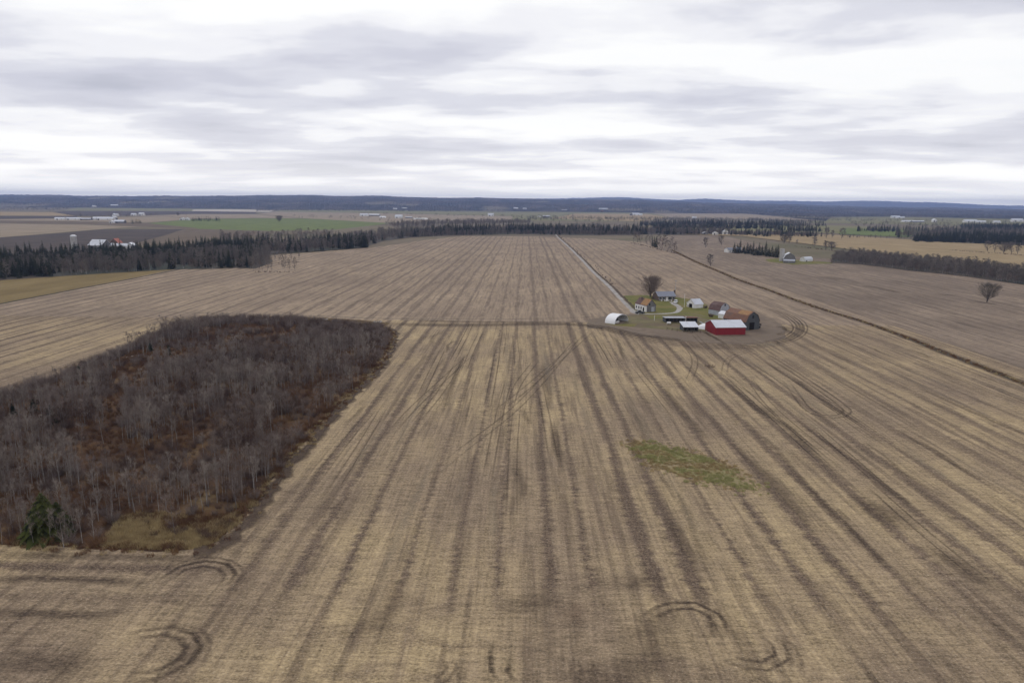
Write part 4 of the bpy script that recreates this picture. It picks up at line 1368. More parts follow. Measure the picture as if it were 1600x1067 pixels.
# far woodland, kilometres away: many tiny trees
fp, fk = [], []
for (pg, dn, cf) in [([(-300, 330), (90, 330), (110, 326), (200, 322.5), (420, 324), (500, 323.6), (600, 326.5), (760, 325), (900, 330), (1010, 332.6), (1300, 337), (1500, 340), (1900, 345), (1900, 342), (1300, 334), (900, 327.4), (500, 321.5), (-300, 321)], .00034, .55),
                      ([(1150, 333), (1210, 338), (1290, 346), (1300, 339.5), (1400, 339), (1600, 343), (1900, 348), (1900, 341), (1500, 337), (1290, 334.2), (1150, 331.5)], .0013, .6), ([(400, 331.5), (470, 329.6), (600, 330.4), (720, 331), (720, 329), (560, 328), (400, 328.4)], .0009, .55), ([(200, 334.5), (215, 335), (225, 336), (200, 336)], .002, .8), ([(300, 344), (344, 344), (344, 346), (300, 346)], .004, .9),
                      ([(195, 348), (222, 348), (222, 350), (200, 350)], .004, .8), ([(140, 343), (152, 343), (152, 344), (140, 344)], .006, .8),
                      ([(455, 339.4), (600, 344.6), (700, 346), (700, 346.5), (600, 345.3), (455, 340)], .0010, .3),
                      ([(800, 340), (1050, 341.6), (1200, 345), (1200, 348), (1000, 346.5), (830, 345)], .0011, .6),
                      ([(1170, 343), (1290, 347), (1290, 350), (1170, 346.4)], .0016, .7), ([(1330, 349.8), (1600, 354), (1600, 357), (1330, 352)], .0013, .6),
                      ([(1220, 353), (1280, 354), (1280, 357), (1220, 356)], .003, .7),
                      ([(560, 335), (800, 339.6), (800, 340.2), (560, 335.6)], .0006, .2), ([(100, 338), (300, 337), (300, 337.6), (100, 338.8)], .0006, .3),
                      ([(1300, 343.5), (1600, 348), (1600, 349.4), (1300, 345)], .0006, .5)]:
    q = pts_in(pg, dn)
    fp.append(q); fk.append(np.where(rng.random(len(q)) * .5 + vnoise(q, 260, 41) * .5 < cf * .9, 0, 1))
xs_ = rng.uniform(-6200, 6200, 70000); ds_ = rng.uniform(5250, 7400, 70000)
q = np.stack([xs_, ds_], 1); q = q[np.abs(xs_) < ds_ * .8]
q = q[(vnoise(q, 330, 71) * .6 + vnoise(q, 90, 72) * .4) > .30]
fp.append(q); fk.append(np.where(rng.random(len(q)) * .4 + vnoise(q, 260, 41) * .6 < .52, 0, 1))
fp = np.vstack(fp); fk = np.concatenate(fk)
dd = fp[:, 1]
zt = np.full(len(fp), -.45)
for i_ in np.where(dd > 5200)[0]:
    px_ = 820 + 1087 * fp[i_, 0] / dd[i_]
    hh = [prof1(px_, j_) for j_ in range(len(D1))]
    zt[i_] = float(np.interp(dd[i_], D1, hh)) - 4
scatter('far_woodland', np.column_stack([fp, zt]), rng.uniform(0, 6.28, len(fp)), rng.uniform(.55, 1.05, len(fp)), fk, [tiny_c, tiny_b], 'woodland', 'far blue woodland of conifers and bare trees')
print('FAR', len(fp))

# ---- single trees
ST = []
for i, (h, cr, bf, nl, nt, up_, fk_) in enumerate([(10.5, 4.6, .14, 44, 8000, .62, 4), (8.0, 4.2, .16, 40, 5200, .42, 3), (9, 2.7, .10, 30, 2600, .8, 1), (9.5, 2.2, .12, 28, 2200, 1.0, 1)]):
    t_, c_ = bare_tree(600 + i, h, cr, bf, nl, nt, up_, trunk_r=h * .022, tw=.019, forks=fk_, twl=(.8, 2.0))
    ST.append((mesh_of(t_, 'trunk', B_bark), mesh_of(c_, 'crown', T_fargrey if i else T_twig)))
for (px, py, k, s, lab) in [(1016, 464.5, 0, 1.12, 'large spreading leafless tree standing behind the old farmhouse'),
                            (1542, 472, 1, 1.28, 'round leafless tree alone in the field at right'),
                            (1110, 416, 2, 1.15, 'small bare tree alone at the edge of the middle field'),
                            (1102, 387, 2, 1.4, 'left one of two bare trees standing in the far field'), (1127, 383.5, 2, 1.45, 'right one of two bare trees standing in the far field'),
                            (1225, 380, 1, 1.5, 'larger bare tree of the pair behind the pines'), (1233, 380, 2, 1.3, 'smaller bare tree of the pair behind the pines'), (1245, 382, 3, .7, 'thin bare sapling right of the pair behind the pines'),
                            (1272, 386, 2, 1.4, 'bare tree on the far hedge line, leftmost of the row'), (1290, 390, 2, 1.2, 'bare tree on the far hedge line, second of the row'), (1299, 391, 1, 1.25, 'bare tree on the far hedge line, nearest of the row'),
                            (436, 347, 1, 2.0, 'round reddish bare tree by the green crop field'),
                            (1543, 393, 2, 1.4, 'bare tree at the far right field edge, leftmost of the line'), (1554, 394, 3, 1.2, 'thin bare tree, second in the line at the far right field edge'),
                            (1568, 395.5, 1, 1.5, 'widest bare tree in the line at the far right field edge'), (1580, 396.5, 2, 1.5, 'bare tree beside the widest one at the far right field edge'), (1590, 397, 3, 1.3, 'thin bare tree near the picture edge at far right'),
                            (888, 338, 2, 1.2, 'small bare tree in the far pasture'), (895, 338, 2, 1.1, 'second small bare tree in the far pasture'), (278, 337.5, 1, 1.4, 'dark bare tree alone beyond the tan field'),
                            (1291, 372, 2, 1.9, 'tall bare tree at left on the olive field edge'), (1300, 372, 3, 1.4, 'slim bare tree on the olive field edge'), (1315, 373, 2, 1.9, 'bare tree in the middle of the olive field edge')]:
    place_tree('bare_tree', ST[k], P(px, py), random.uniform(0, 6), s, lab, 'tree')
# hedgerow clump and pines
for i, (px, py, k, s) in enumerate([(990, 379, 2, 1.15), (996, 379, 3, 1.2), (1001, 380.5, 2, 1.0), (1011, 383, 3, 1.0), (1017, 384, 2, .9), (1034, 391, 3, 1.2), (1038, 392, 2, 1.15), (1043, 393, 3, 1.0), (1049, 394, 3, 1.1), (1054, 396, 2, 1.0), (1030, 389, 2, 1.1)]):
    place_tree('bare_tree', FTm[(i * 3) % 4], P(px, py), random.uniform(0, 6), s * 1.12, 'grey leafless tree in the short hedgerow right of the farm road', 'tree', 'hedgerow trees right of the farm road')
for i, (px, py, s) in enumerate([(1022, 386, .85), (1025, 387, 1.0), (1019, 385, .7)]):
    place_tree('conifer_tree', CTm[i], P(px, py), 0, s, ('dark conifer in the middle of the hedgerow', 'tallest dark conifer of the hedgerow', 'small dark conifer at the left of the hedgerow conifers')[i], 'tree')
for i in range(15):
    px = 1147 + i * 4.9 + random.uniform(-1, 1)
    py = 395 + (px - 1147) * .105 + random.uniform(-.8, .8)
    place_tree('pine_tree', CTm[i % 4], P(px, py), random.uniform(0, 6), (random.uniform(1.0, 1.25),) * 2 + (random.uniform(.72, .9),), 'dark pine in the windbreak left of the concrete silo', 'tree', 'pines of the windbreak')
for i, (px, py) in enumerate([(404, 414), (413, 411), (430, 409), (447, 408), (455, 409), (467, 407), (405, 424), (418, 424), (424, 425), (441, 424), (452, 425), (461, 424.5), (410, 423), (446, 424), (416, 410), (436, 409), (396, 424)]):
    place_tree('sapling', FTm[(0, 2, 0, 1)[i % 4]], P(px, py), random.uniform(0, 6), (random.uniform(.4, .55),) * 2 + (random.uniform(.7, .95),), ('slim leafless sapling in the nearer row at the left field edge', 'slim leafless sapling in the farther row at the left field edge')[0 if py > 418 else 1], 'tree', 'saplings at the left field edge')
hp = []
for (a_, b_, n_) in (((398, 425), (465, 426), 14), ((400, 414), (475, 409), 14), ((1240, 385), (1320, 394), 70), ((1480, 391), (1640, 402), 90), ((989, 380), (1062, 398), 80), ((870, 368), (960, 452), 60), ((1300, 405), (1300, 411), 30)):
    A0, B0 = P(*a_), P(*b_)
    for _ in range(n_):
        t = random.random(); q = A0.lerp(B0, t)
        hp.append((q.x + random.gauss(0, 1.3) + (3.2 if a_[0] == 870 else 0), q.y + random.gauss(0, 1.3), 0))
hp = np.array(hp)
scatter('hedge_brush', hp, rng.uniform(0, 6.28, len(hp)), rng.uniform(.3, .7, len(hp)) * np.where(hp[:, 0] > 0, .8, .8), rng.choice([3, 3, 1], len(hp)), SH, 'brush', 'low dark brush along the field edges')
b = empty('bush', P(1109, 573), 0, 'low dark bush alone in the stubble right of centre', 'bush')
shrub(777, 3.2, 1.0, 130, .02).build('branches', T_twigdark, b, fix=False)

# ------------------------------------------------------------------ buildings
def roof_prof(D, eave, ridge, style):
    if style == 'gable':
        return [(0, eave), (D / 2, ridge), (D, eave)]
    if style == 'gambrel':
        return [(0, eave), (D * .16, eave + (ridge - eave) * .62), (D / 2, ridge), (D * .84, eave + (ridge - eave) * .62), (D, eave)]
    if style == 'shed':
        return [(0, eave), (D, ridge)]
    if style == 'arch':
        return [(D / 2 - D / 2 * math.cos(math.pi * i / 14), eave + (ridge - eave) * math.sin(math.pi * i / 14)) for i in range(15)]


def building(name, f0, f1, depth, eave, ridge, style, along, wall, roof, label, group=None, openings=(), cat='barn', over=.35, ribs=0, roof_patch=None, chimney=None, world=False, gable_mat=None):
    """f0,f1: pixels of the near left / near right ground corners. along=True: ridge parallel to that side."""
    a0, a1 = (Vector(f0).to_3d(), Vector(f1).to_3d()) if world else (P(*f0), P(*f1))
    dx = a1 - a0
    Wd = dx.length
    rz = math.atan2(dx.y, dx.x)
    o = empty(name, (a0.x, a0.y, a0.z), rz, label, cat, group)
    span, run = (depth, Wd) if along else (Wd, depth)
    pr = roof_prof(span, eave, ridge, style)
    ax = 'x' if along else 'y'
    wp = [(0, -.1)] + [(t, z) for t, z in pr] + [(span, -.1)]
    if style == 'arch':
        wp = [(0, -.1)] + pr[1:-1] + [(span, -.1)]
    wo = MB().prism(wp, 0, run, ax).build('wall', wall, o)
    th = .10
    # roof skin: thick sheet following the profile
    e = []
    n = len(pr)
    ext = list(pr)
    if style != 'arch':
        (t0, z0), (t1, z1) = pr[0], pr[1]
        k = over / math.hypot(t1 - t0, z1 - z0)
        ext[0] = (t0 - (t1 - t0) * k, z0 - (z1 - z0) * k)
        (t0, z0), (t1, z1) = pr[-1], pr[-2]
        ext[-1] = (t0 - (t1 - t0) * k, z0 - (z1 - z0) * k)
    lo = [(t, z + .02) for t, z in ext]
    hi = [(t, z + .02 + th) for t, z in ext]
    rb = MB()
    for i in range(n - 1):
        rb.prism([lo[i], lo[i + 1], hi[i + 1], hi[i]], -over * .7, run + over * .7, ax)
    if ribs:
        for r_ in range(ribs + 1):
            s = -over * .6 + (run + over * 1.1) * r_ / ribs
            for i in range(n - 1):
                q0, q1 = hi[i], hi[i + 1]
                rb.prism([q0, q1, (q1[0], q1[1] + .07), (q0[0], q0[1] + .07)], s, s + .10, ax)
    ro = rb.build('roof', roof, o)
    if roof_patch:
        for (i, s0, s1, u0_, u1_, mt) in roof_patch:
            q0 = Vector((hi[i][0], hi[i][1])).lerp(Vector(hi[i + 1]), u0_); q1 = Vector((hi[i][0], hi[i][1])).lerp(Vector(hi[i + 1]), u1_)
            pb = MB().prism([tuple(q0), tuple(q1), (q1.x, q1.y + .04), (q0.x, q0.y + .04)], s0 * run, s1 * run, ax)
            tag(pb.build('roof_patch', mt, ro), 'brighter patch of roofing')
    if chimney:
        (cx_, cy_, cw, ct) = chimney
        MB().box(cx_ - cw, cx_ + cw, cy_ - cw, cy_ + cw, eave, ct).build('chimney', B_brick, ro)
    for op in openings:
        face, u_, v_, w_, h_, kind = op[:6]
        mt = op[6] if len(op) > 6 else None
        L = Wd if face in 'fb' else depth
        s0 = u_ * L - w_ / 2; s1 = s0 + w_
        d0, d1 = (-.04, .0) if kind != 'door' else (-.06, .0)
        def bx(s0, s1, z0, z1, pr0, pr1):
            b = MB()
            if face == 'f': b.box(s0, s1, -pr1, -pr0, z0, z1)
            if face == 'b': b.box(s0, s1, depth + pr0, depth + pr1, z0, z1)
            if face == 'l': b.box(-pr1, -pr0, s0, s1, z0, z1)
            if face == 'r': b.box(Wd + pr0, Wd + pr1, s0, s1, z0, z1)
            return b
        if kind == 'window':
            fr = bx(s0 - .1, s1 + .1, v_ - .1, v_ + h_ + .1, .002, .05).build('window', mt or B_white, o)
            bx(s0, s1, v_, v_ + h_, .053, .065).build('pane', B_glass, fr)
        elif kind == 'door':
            dr = bx(s0, s1, v_, v_ + h_, .002, .07).build('door', mt or B_board, o)
            bx(s0 + w_ * .8, s0 + w_ * .8 + .08, v_ + h_ * .45, v_ + h_ * .45 + .15, .072, .12).build('handle', B_black, dr)
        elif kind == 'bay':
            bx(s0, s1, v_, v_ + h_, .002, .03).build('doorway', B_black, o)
    return o


def b5(x, y):
    return (930 + x / 5, 420 + y / 5)


# red machine shed
building('machine_shed', b5(940, 517), b5(1172, 514), 12.0, 3.3, 5.5, 'gable', True, B_red, B_whiteroof, 'red steel shed with white ribbed roof at the near corner of the farmyard', None,
         [('l', .55, 0, 3.6, 2.9, 'door', B_red)], over=.35, ribs=16)
# silver tin roof low shed
def pole_shed(name, f0, f1, depth, hf, hb, roofm, wallm, label, nposts=5, walls='bs', junk=0, ribs=8):
    a0, a1 = P(*f0), P(*f1)
    dx = a1 - a0; Wd = dx.length
    o = empty(name, a0, math.atan2(dx.y, dx.x), label, 'shed')
    for i in range(nposts):
        x = .1 + (Wd - .2) * i / (nposts - 1)
        MB().box(x - .09, x + .09, 0, .18, -.1, hf - .02).build('post', B_wood, o)
    MB().box(0, Wd, depth - .1, depth, -.1, hb - .03).build('back_wall', wallm, o)
    for x0 in (0, Wd - .1):
        if 's' in walls:
            b = MB(); b.prism([(.2, -.1), (.2, hf - .03), (depth - .11, hb - .03), (depth - .11, -.1)], x0, x0 + .1, 'x'); b.build('side_wall', wallm, o)
    b = MB().prism([(-.4, hf - .02), (depth + .3, hb), (depth + .3, hb + .1), (-.4, hf + .08)], -.3, Wd + .3, 'x')
    for k in range(ribs + 1):
        s = -.28 + (Wd + .5) * k / ribs
        b.prism([(-.4, hf + .08), (depth + .3, hb + .1), (depth + .3, hb + .16), (-.4, hf + .14)], s, s + .07, 'x')
    b.build('roof', roofm, o)
    MB().box(0, Wd, -.06, -.01, hf - .3, hf - .03).build('beam', B_wood, o)
    return o


pole_shed('pole_shed', b5(690, 490), b5(805, 490), 6.0, 2.0, 3.4, B_whiteroof, B_boarddark, 'low shed with pale metal lean-to roof left of the red shed', 5, ribs=12)
pole_shed('open_shed', b5(548, 421), b5(700, 421), 5.0, 2.3, 2.1, B_tin, B_boarddark, 'long open-fronted cattle shed with grey roof edge below the drive', 6, ribs=6)
pole_shed('open_shed', b5(712, 419), b5(798, 419), 4.2, 2.3, 2.1, B_rust, B_boarddark, 'brown open-fronted shed joined to the right end of the long cattle shed', 4, ribs=4)
tag(MB().tube([(0, 0, -.1), (0, 0, 3.2)], .12, 6).build('fence_post', B_white), 'tall pale post between the two open cattle sheds', 'post').location = P(*b5(706, 422))

# white fabric hoop shelter
a0, a1 = P(*b5(152, 433)), P(*b5(258, 410))
dx = a1 - a0; Wd = dx.length; hr = 4.0; Ld = 5.6
hs = empty('hoop_shelter', a0, math.atan2(dx.y, dx.x), 'white fabric hoop shelter with open end beside the farm road', 'shelter')
segs = 18
def arc(i, r_=1.0):
    an = math.pi * i / segs
    return (Wd / 2 - Wd / 2 * r_ * math.cos(an), hr * r_ * math.sin(an) ** .85)
b = MB()
for i in range(segs):
    o0, o1, i0, i1 = arc(i), arc(i + 1), arc(i, .975), arc(i + 1, .975)
    b.prism([i0, i1, o1, o0], 0, Ld, 'y')
b.build('cover', B_fabric, hs, smooth=False)
for y in (-.06, 1.1, 2.2, 3.3, 4.4, 5.3):
    r_ = MB().tube([(arc(i, .955)[0], y, arc(i, .955)[1]) for i in range(segs + 1)], .06, 5)
    r_.build('hoop', B_tin, hs)
b = MB()
prof = [arc(i, .945) for i in range(segs + 1)]
b.prism(prof, Ld - .15, Ld - .1, 'y'); b.build('end_wall', B_boarddark, hs)
for k, (x, y) in enumerate([(1.5, .8), (3.0, .9), (4.4, .8), (5.4, 1.2)]):
    bl = MB().tube([(0, -.6, .6), (0, .6, .6)], .6, 14).build('hay_bale', B_white)
    mm = hs.matrix_world
    bl.location = hs.location + Matrix.Rotation(hs.rotation_euler.z, 3, 'Z') @ Vector((x, y + .5, 0))
    bl.scale = (1, 1, .8)
    tag(bl, ('pale wrapped bale at the left of the hoop shelter opening', 'second wrapped bale from the left in the hoop shelter', 'third wrapped bale from the left in the hoop shelter', 'wrapped bale at the right of the hoop shelter opening')[k], 'bale', 'bales in the hoop shelter mouth')

# old farmhouse: main block, gable to the front right, with orange roofing
fh = building('farmhouse', b5(402, 339), b5(472, 334), 10.5, 3.4, 6.4, 'gable', False, B_board, B_redbrown, 'old grey farmhouse with an orange patch on its rusty roof beneath the big bare tree', None,
         [('f', .68, 0, 2.0, 2.6, 'door', B_tin), ('f', .3, 3.5, .8, 1.0, 'window', B_board)], 'house', .3, 0, [(0, .0, .55, .05, .98, B_orange)], chimney=(2.2, 7.5, .35, 7.0))
MB().box(-.05, -.002, .1, 10.4, 0, 3.3).build('siding', B_white, fh)
for (y_, z_, w_, h_, nm) in ((2.2, 0, 1.1, 2.1, 'door'), (4.4, 1.0, .9, 1.3, 'window'), (6.4, 1.0, .9, 1.3, 'window'), (8.6, 1.0, .9, 1.3, 'window')):
    fr = MB().box(-.12, -.052, y_ - .08, y_ + w_ + .08, z_, z_ + h_ + .08).build(nm, B_white, fh)
    MB().box(-.14, -.122, y_, y_ + w_, z_ + .05, z_ + h_).build('pane' if nm == 'window' else 'panel', B_glass if nm == 'window' else B_black, fr)
# bungalow
building('bungalow', b5(492, 250), b5(626, 248), 8.5, 2.7, 4.9, 'gable', True, B_brick, B_slate, 'low bungalow with grey shingle roof behind the curved drive', None,
         [('f', .12, .9, 1.6, 1.2, 'window'), ('f', .32, .9, 1.4, 1.2, 'window'), ('f', .5, .05, 1.0, 2.1, 'door', B_white), ('f', .68, .7, 2.2, 1.5, 'window'), ('f', .9, .9, 1.2, 1.2, 'window')], 'house', .5, 0, chimney=(12, 5, .4, 5.6))
# porch rail things in front of the bungalow
pb = empty('patio_set', P(*b5(556, 256)), 0, 'white garden chairs and table on the patio before the bungalow', 'patio set')
for i in range(4):
    x = -3 + i * 1.9
    b = MB().box(x, x + .55, 0, .5, .38, .44); b.box(x, x + .55, .46, .52, .44, .95)
    for (lx, ly) in ((0, 0), (.5, 0), (0, .46), (.5, .46)): b.box(x + lx, x + lx + .05, ly, ly + .05, -.02, .38)
    b.build('chair', B_white, pb)
b = MB().tube([(-.2, -1.2, .66), (-.2, -1.2, .72)], .8, 14); b.tube([(-.2, -1.2, -.02), (-.2, -1.2, .66)], .06, 6); b.build('table', B_white, pb)
b = MB()
for x in range(0, 9): b.box(-4 + x, -3.94 + x, 1.2, 1.26, 0, 1.0)
b.box(-4, 4.06, 1.2, 1.26, 1.0, 1.06); b.build('railing', B_white, pb)
# little metal roofed shed
building('tool_shed', b5(776, 309), b5(842, 305), 7.0, 2.2, 4.6, 'gable', True, B_white, B_whiteroof, 'small shed with pale metal roof on the lawn right of the bungalow', None, [('l', .5, 0, 2.6, 2.1, 'bay')], 'shed', .3, 12)
# rounded barn with red-brown roof
building('round_roof_barn', b5(968, 366), b5(1050, 356), 7.0, 2.6, 6.3, 'gambrel', False, B_tin, B_redbrown, 'grey metal clad barn with dark red-brown roof at the back of the farmyard', None, [('f', .5, 0, 2.4, 2.6, 'door', B_tin), ('f', .5, 4.6, 1.0, 1.2, 'window', B_tin)], 'barn', .25)
# small white lean-to
building('milk_house', b5(1010, 392), b5(1056, 386), 4.0, 2.2, 3.4, 'gable', False, B_white, B_whiteroof, 'tiny white gabled hut between the two old barns', None, [('f', .5, .9, .7, .8, 'window')], 'hut', .2)
# big barn: long rusty roof, dark gambrel end to the front right
building('old_barn', b5(1172, 482), b5(1280, 470), 13.5, 3.9, 8.2, 'gambrel', False, B_boarddark, B_rust, 'big weathered barn with rusty orange roof behind the red shed', None, [('f', .45, 0, 3.2, 3.4, 'bay'), ('f', .5, 5.2, 1.2, 1.4, 'window', B_boarddark), ('l', .3, 1, 1, 1, 'window', B_white), ('l', .6, 1, 1, 1, 'window', B_white)], 'barn', .3, 0,
         [(1, .04, .50, .05, .97, B_orange)])
building('old_barn_lean_to', b5(1062, 394), b5(1165, 408), 6.0, 2.6, 4.6, 'gable', True, B_board, B_rust, 'low rusty roofed wing in front of the big weathered barn', None, [('f', .3, .8, .8, .9, 'window'), ('f', .8, .8, .8, .9, 'window')], 'barn', .25)
# silage feed-bunk / pale tarp heap left of the red shed
b = MB()
v0 = len(b.v)
for i in range(9):
    for j in range(7):
        t = i / 8 * 2 - 1; s = j / 6 * 2 - 1
        hgt = max(0, (1 - t * t) * (1 - s * s)) ** .6 * 2.2 + random.uniform(-.12, .12)
        b.v.append((t * 4.2, s * 3.2, max(-.05, hgt - .1)))
for i in range(8):
    for j in range(6):
        b.f.append((i * 7 + j, (i + 1) * 7 + j, (i + 1) * 7 + j + 1, i * 7 + j + 1))
hp_ = b.build('tarp_heap', B_fabric); hp_.location = P(*b5(858, 462)); hp_.rotation_euler = (0, 0, .9)
tag(hp_, 'heap under a white tarpaulin at the left end of the red shed', 'tarpaulin')
# conveyor
el = empty('grain_elevator', P(*b5(815, 445)), -1.1, 'long narrow grey grain elevator lying left of the tarpaulin heap', 'elevator')
MB().tube([(0, 0, 1.9), (10, 0, .25)], .22, 6).build('chute', B_tin, el)
MB().tube([(3, -.8, .3), (3, .8, .3)], .08, 6).build('axle', B_black, el)
for s in (-.8, .8): MB().tube([(3, s, .35), (3, s + .16, .35)], .35, 12).build('wheel', B_black, el)
MB().tube([(3, 0, .3), (2, 0, 1.5)], .07, 6).build('strut', B_tin, el)
# trailer near barn end
tr_ = empty('farm_wagon', P(*b5(1248, 462)), .4, 'flat farm wagon parked at the dark end of the big barn', 'wagon')
MB().box(-2.6, 2.6, -1.1, 1.1, .9, 1.1).build('deck', B_board, tr_)
MB().box(2.5, 2.6, -1.1, 1.1, 1.102, 2.0).build('rack', B_wood, tr_)
for sx in (-1.8, 1.8):
    for sy in (-1.1, .9): MB().tube([(sx, sy, .45), (sx, sy + .22, .45)], .45, 12).build('wheel', B_black, tr_)
MB().tube([(-2.6, 0, .8), (-4.4, 0, .4)], .07, 5).build('drawbar', B_black, tr_)
# machinery and tanks in the yard
tk = empty('water_tank', P(*b5(575, 434)), 0, 'small white tank lying in the grass before the long cattle shed', 'tank')
MB().tube([(-.9, 0, .7), (.9, 0, .7)], .55, 14).build('drum', B_white, tk)
for s_ in (-.6, .6): MB().box(s_ - .06, s_ + .06, -.5, .5, 0, .3).build('cradle', B_wood, tk)
# hay wagon/white bits in the yard
for (x, y, w, h, lab) in [(462, 405, .2, 2.6, 'short white post beside the lower track of the farmyard'), (695, 300, .14, 7.5, 'tall thin pale utility pole on the lawn left of the tool shed')]:
    o = MB().tube([(0, 0, -.1), (0, 0, h)], w * .6, 6).build('utility_pole' if h > 5 else 'fence_post', B_white); o.location = P(*b5(x, y)); tag(o, lab, 'pole' if h > 5 else 'post')
ant = empty('antenna_mast', P(*b5(623, 232)), 0, 'tall thin television mast behind the right end of the bungalow', 'mast')
MB().tube([(0, 0, -.1), (0, 0, 11)], .09, 5).build('mast', B_tin, ant)
b = MB()
for k in range(5): b.box(-.9 + k * .1, .9 - k * .1, -.6 + k * .3, -.57 + k * .3, 10.6, 10.63)
b.box(-.02, .02, -.7, .8, 10.56, 10.6); b.build('antenna', B_tin, ant)


def vehicle(px, py, rz, col, label, pickup=False, s=1.0):
    m_ = simple('car_paint', col, .35, .5, .05)
    o = empty('parked_pickup' if pickup else 'parked_car', P(px, py), rz, label, 'pickup' if pickup else 'car')
    o.scale = (s, s, s)
    body = [(-2.3, .45), (-2.35, .95), (-2.2, 1.05), (-1.3, 1.08), (2.2, 1.08) if not pickup else (2.5, 1.08), (2.35, .95) if not pickup else (2.6, .95), (2.3, .42) if not pickup else (2.55, .42)]
    MB().prism(body, -.9, .9, 'y').build('body', m_, o)
    cab = [(-1.25, 1.082), (-.6, 1.75), (1.5, 1.78), (2.1, 1.082)] if not pickup else [(-1.25, 1.082), (-.65, 1.8), (.55, 1.82), (.8, 1.082)]
    MB().prism(cab, -.78, .78, 'y').build('cabin', m_, o)
    ins = [(-1.05, 1.15), (-.58, 1.66), (1.42, 1.68), (1.85, 1.15)] if not pickup else [(-1.05, 1.15), (-.6, 1.7), (.45, 1.72), (.62, 1.15)]
    for y0, y1 in ((-.80, -.782), (.782, .80)): MB().prism(ins, y0, y1, 'y').build('window', B_glass, o)
    MB().quad((-1.2, -.7, 1.16), (-1.2, .7, 1.16), (-.66, .66, 1.72), (-.66, -.66, 1.72)).build('windscreen', B_glass, o)
    for x in (-1.45, 1.45):
        for y in (-.93, .73): MB().tube([(x, y, .36), (x, y + .2, .36)], .36, 14).build('wheel', B_black, o)
    for y in (-.75, .5): MB().box(-2.39, -2.34, y, y + .25, .75, .92).build('headlight', B_white, o)
    return o


vehicle(*b5(346, 350), .1, (.045, .05, .055), 'dark pickup truck parked where the farm road meets the yard', True, 1.0)
vehicle(*b5(628, 268), 1.2, (.75, .75, .75), 'white car parked at the end of the curved drive by the bungalow')
for (x, y, r_, n_, lab) in [(860, 306, 1.0, 2, 'dark round bush right of the tool shed'), (738, 298, 1.1, 2, 'dark bush at the left end of the tool shed'), (508, 235, 2.0, 2, 'leafless bush at the left end of the bungalow'), (905, 375, 1.2, 1, 'low bush at the left foot of the red-brown roofed barn'), (462, 236, 1.8, 2, 'leafless bush behind the old farmhouse')]:
    o = empty('bush', P(*b5(x, y)), 0, lab, 'bush')
    shrub(int(x), r_ * 1.3, r_ * 1.6, 160, .03).build('branches', T_twigdark, o, fix=False)
# yard fence rails
fe = empty('yard_fence', P(*b5(640, 492)), 0, 'weathered rail fence between the low shed and the red shed', 'fence')
A0 = P(*b5(640, 492)); pts = [P(*b5(x, y)) - A0 for x, y in [(560, 478), (600, 486), (640, 492), (690, 496), (760, 500), (820, 502), (874, 500)]]
for i, p in enumerate(pts):
    MB().box(p.x - .07, p.x + .07, p.y - .07, p.y + .07, -.05, 1.4).build('post', B_wood, fe)
    if i:
        for z in (.55, 1.05): MB().tube([pts[i - 1] + Vector((0, -.1, z)), p + Vector((0, -.1, z))], .05, 4).build('rail', B_wood, fe)

# ---- stones at the wood's far corner
def rock(px, py, r_, lab, grp=None):
    bm = bmesh.new(); bmesh.ops.create_icosphere(bm, subdivisions=2, radius=r_)
    for v in bm.verts:
        v.co *= random.uniform(.78, 1.12); v.co.z = max(v.co.z * .75, -r_ * .3)
    me = bpy.data.meshes.new('rock'); bm.to_mesh(me); bm.free(); me.materials.append(B_rock)
    o = bpy.data.objects.new('rock', me); C.objects.link(o); o.location = P(px, py, r_ * .25); tag(o, lab, 'rock', grp)


for i in range(7): rock(502 + i * 1.6 + random.uniform(-.5, .5), 499 + random.uniform(-1, .8), random.uniform(.35, .8), 'pale boulder in the left stone pile beyond the wood', 'left stone pile')
for i in range(8): rock(585 + i * 1.6 + random.uniform(-.5, .5), 503 + random.uniform(-1, 1), random.uniform(.35, .75), 'pale boulder in the right stone pile at the corner of the wood', 'right stone pile')
for i, (px, py) in enumerate([(190, 562), (198, 559), (207, 557), (216, 556), (325, 538), (343, 533), (365, 543), (393, 546), (399, 533), (160, 610)]): rock(px, py, random.uniform(.35, .6), 'pale stone lying in a clearing of the wood', 'stones in the wood clearings')

# ---- right farm
def silo(px, py, r_, h, dome, lab, name='silo'):
    o = empty(name, P(px, py), 0, lab, 'silo')
    MB().tube([(0, 0, -.2), (0, 0, h)], r_, 20).build('shaft', B_concrete, o, smooth=False)
    b = MB()
    for k in range(1, int(h / 1.5)): b.tube([(0, 0, k * 1.5), (0, 0, k * 1.5 + .08)], r_ + .03, 20)
    b.build('hoops', B_tin, o)
    if dome:
        b = MB(); b.tube([(0, 0, h + .002 + r_ * .62 * math.sin(t)) for t in (0, .35, .7, 1.05, 1.4, 1.55)], [max(.05, (r_ + .12) * math.cos(t)) for t in (0, .35, .7, 1.05, 1.4, 1.55)], 20); b.build('dome', B_dome, o, smooth=True)
    return o


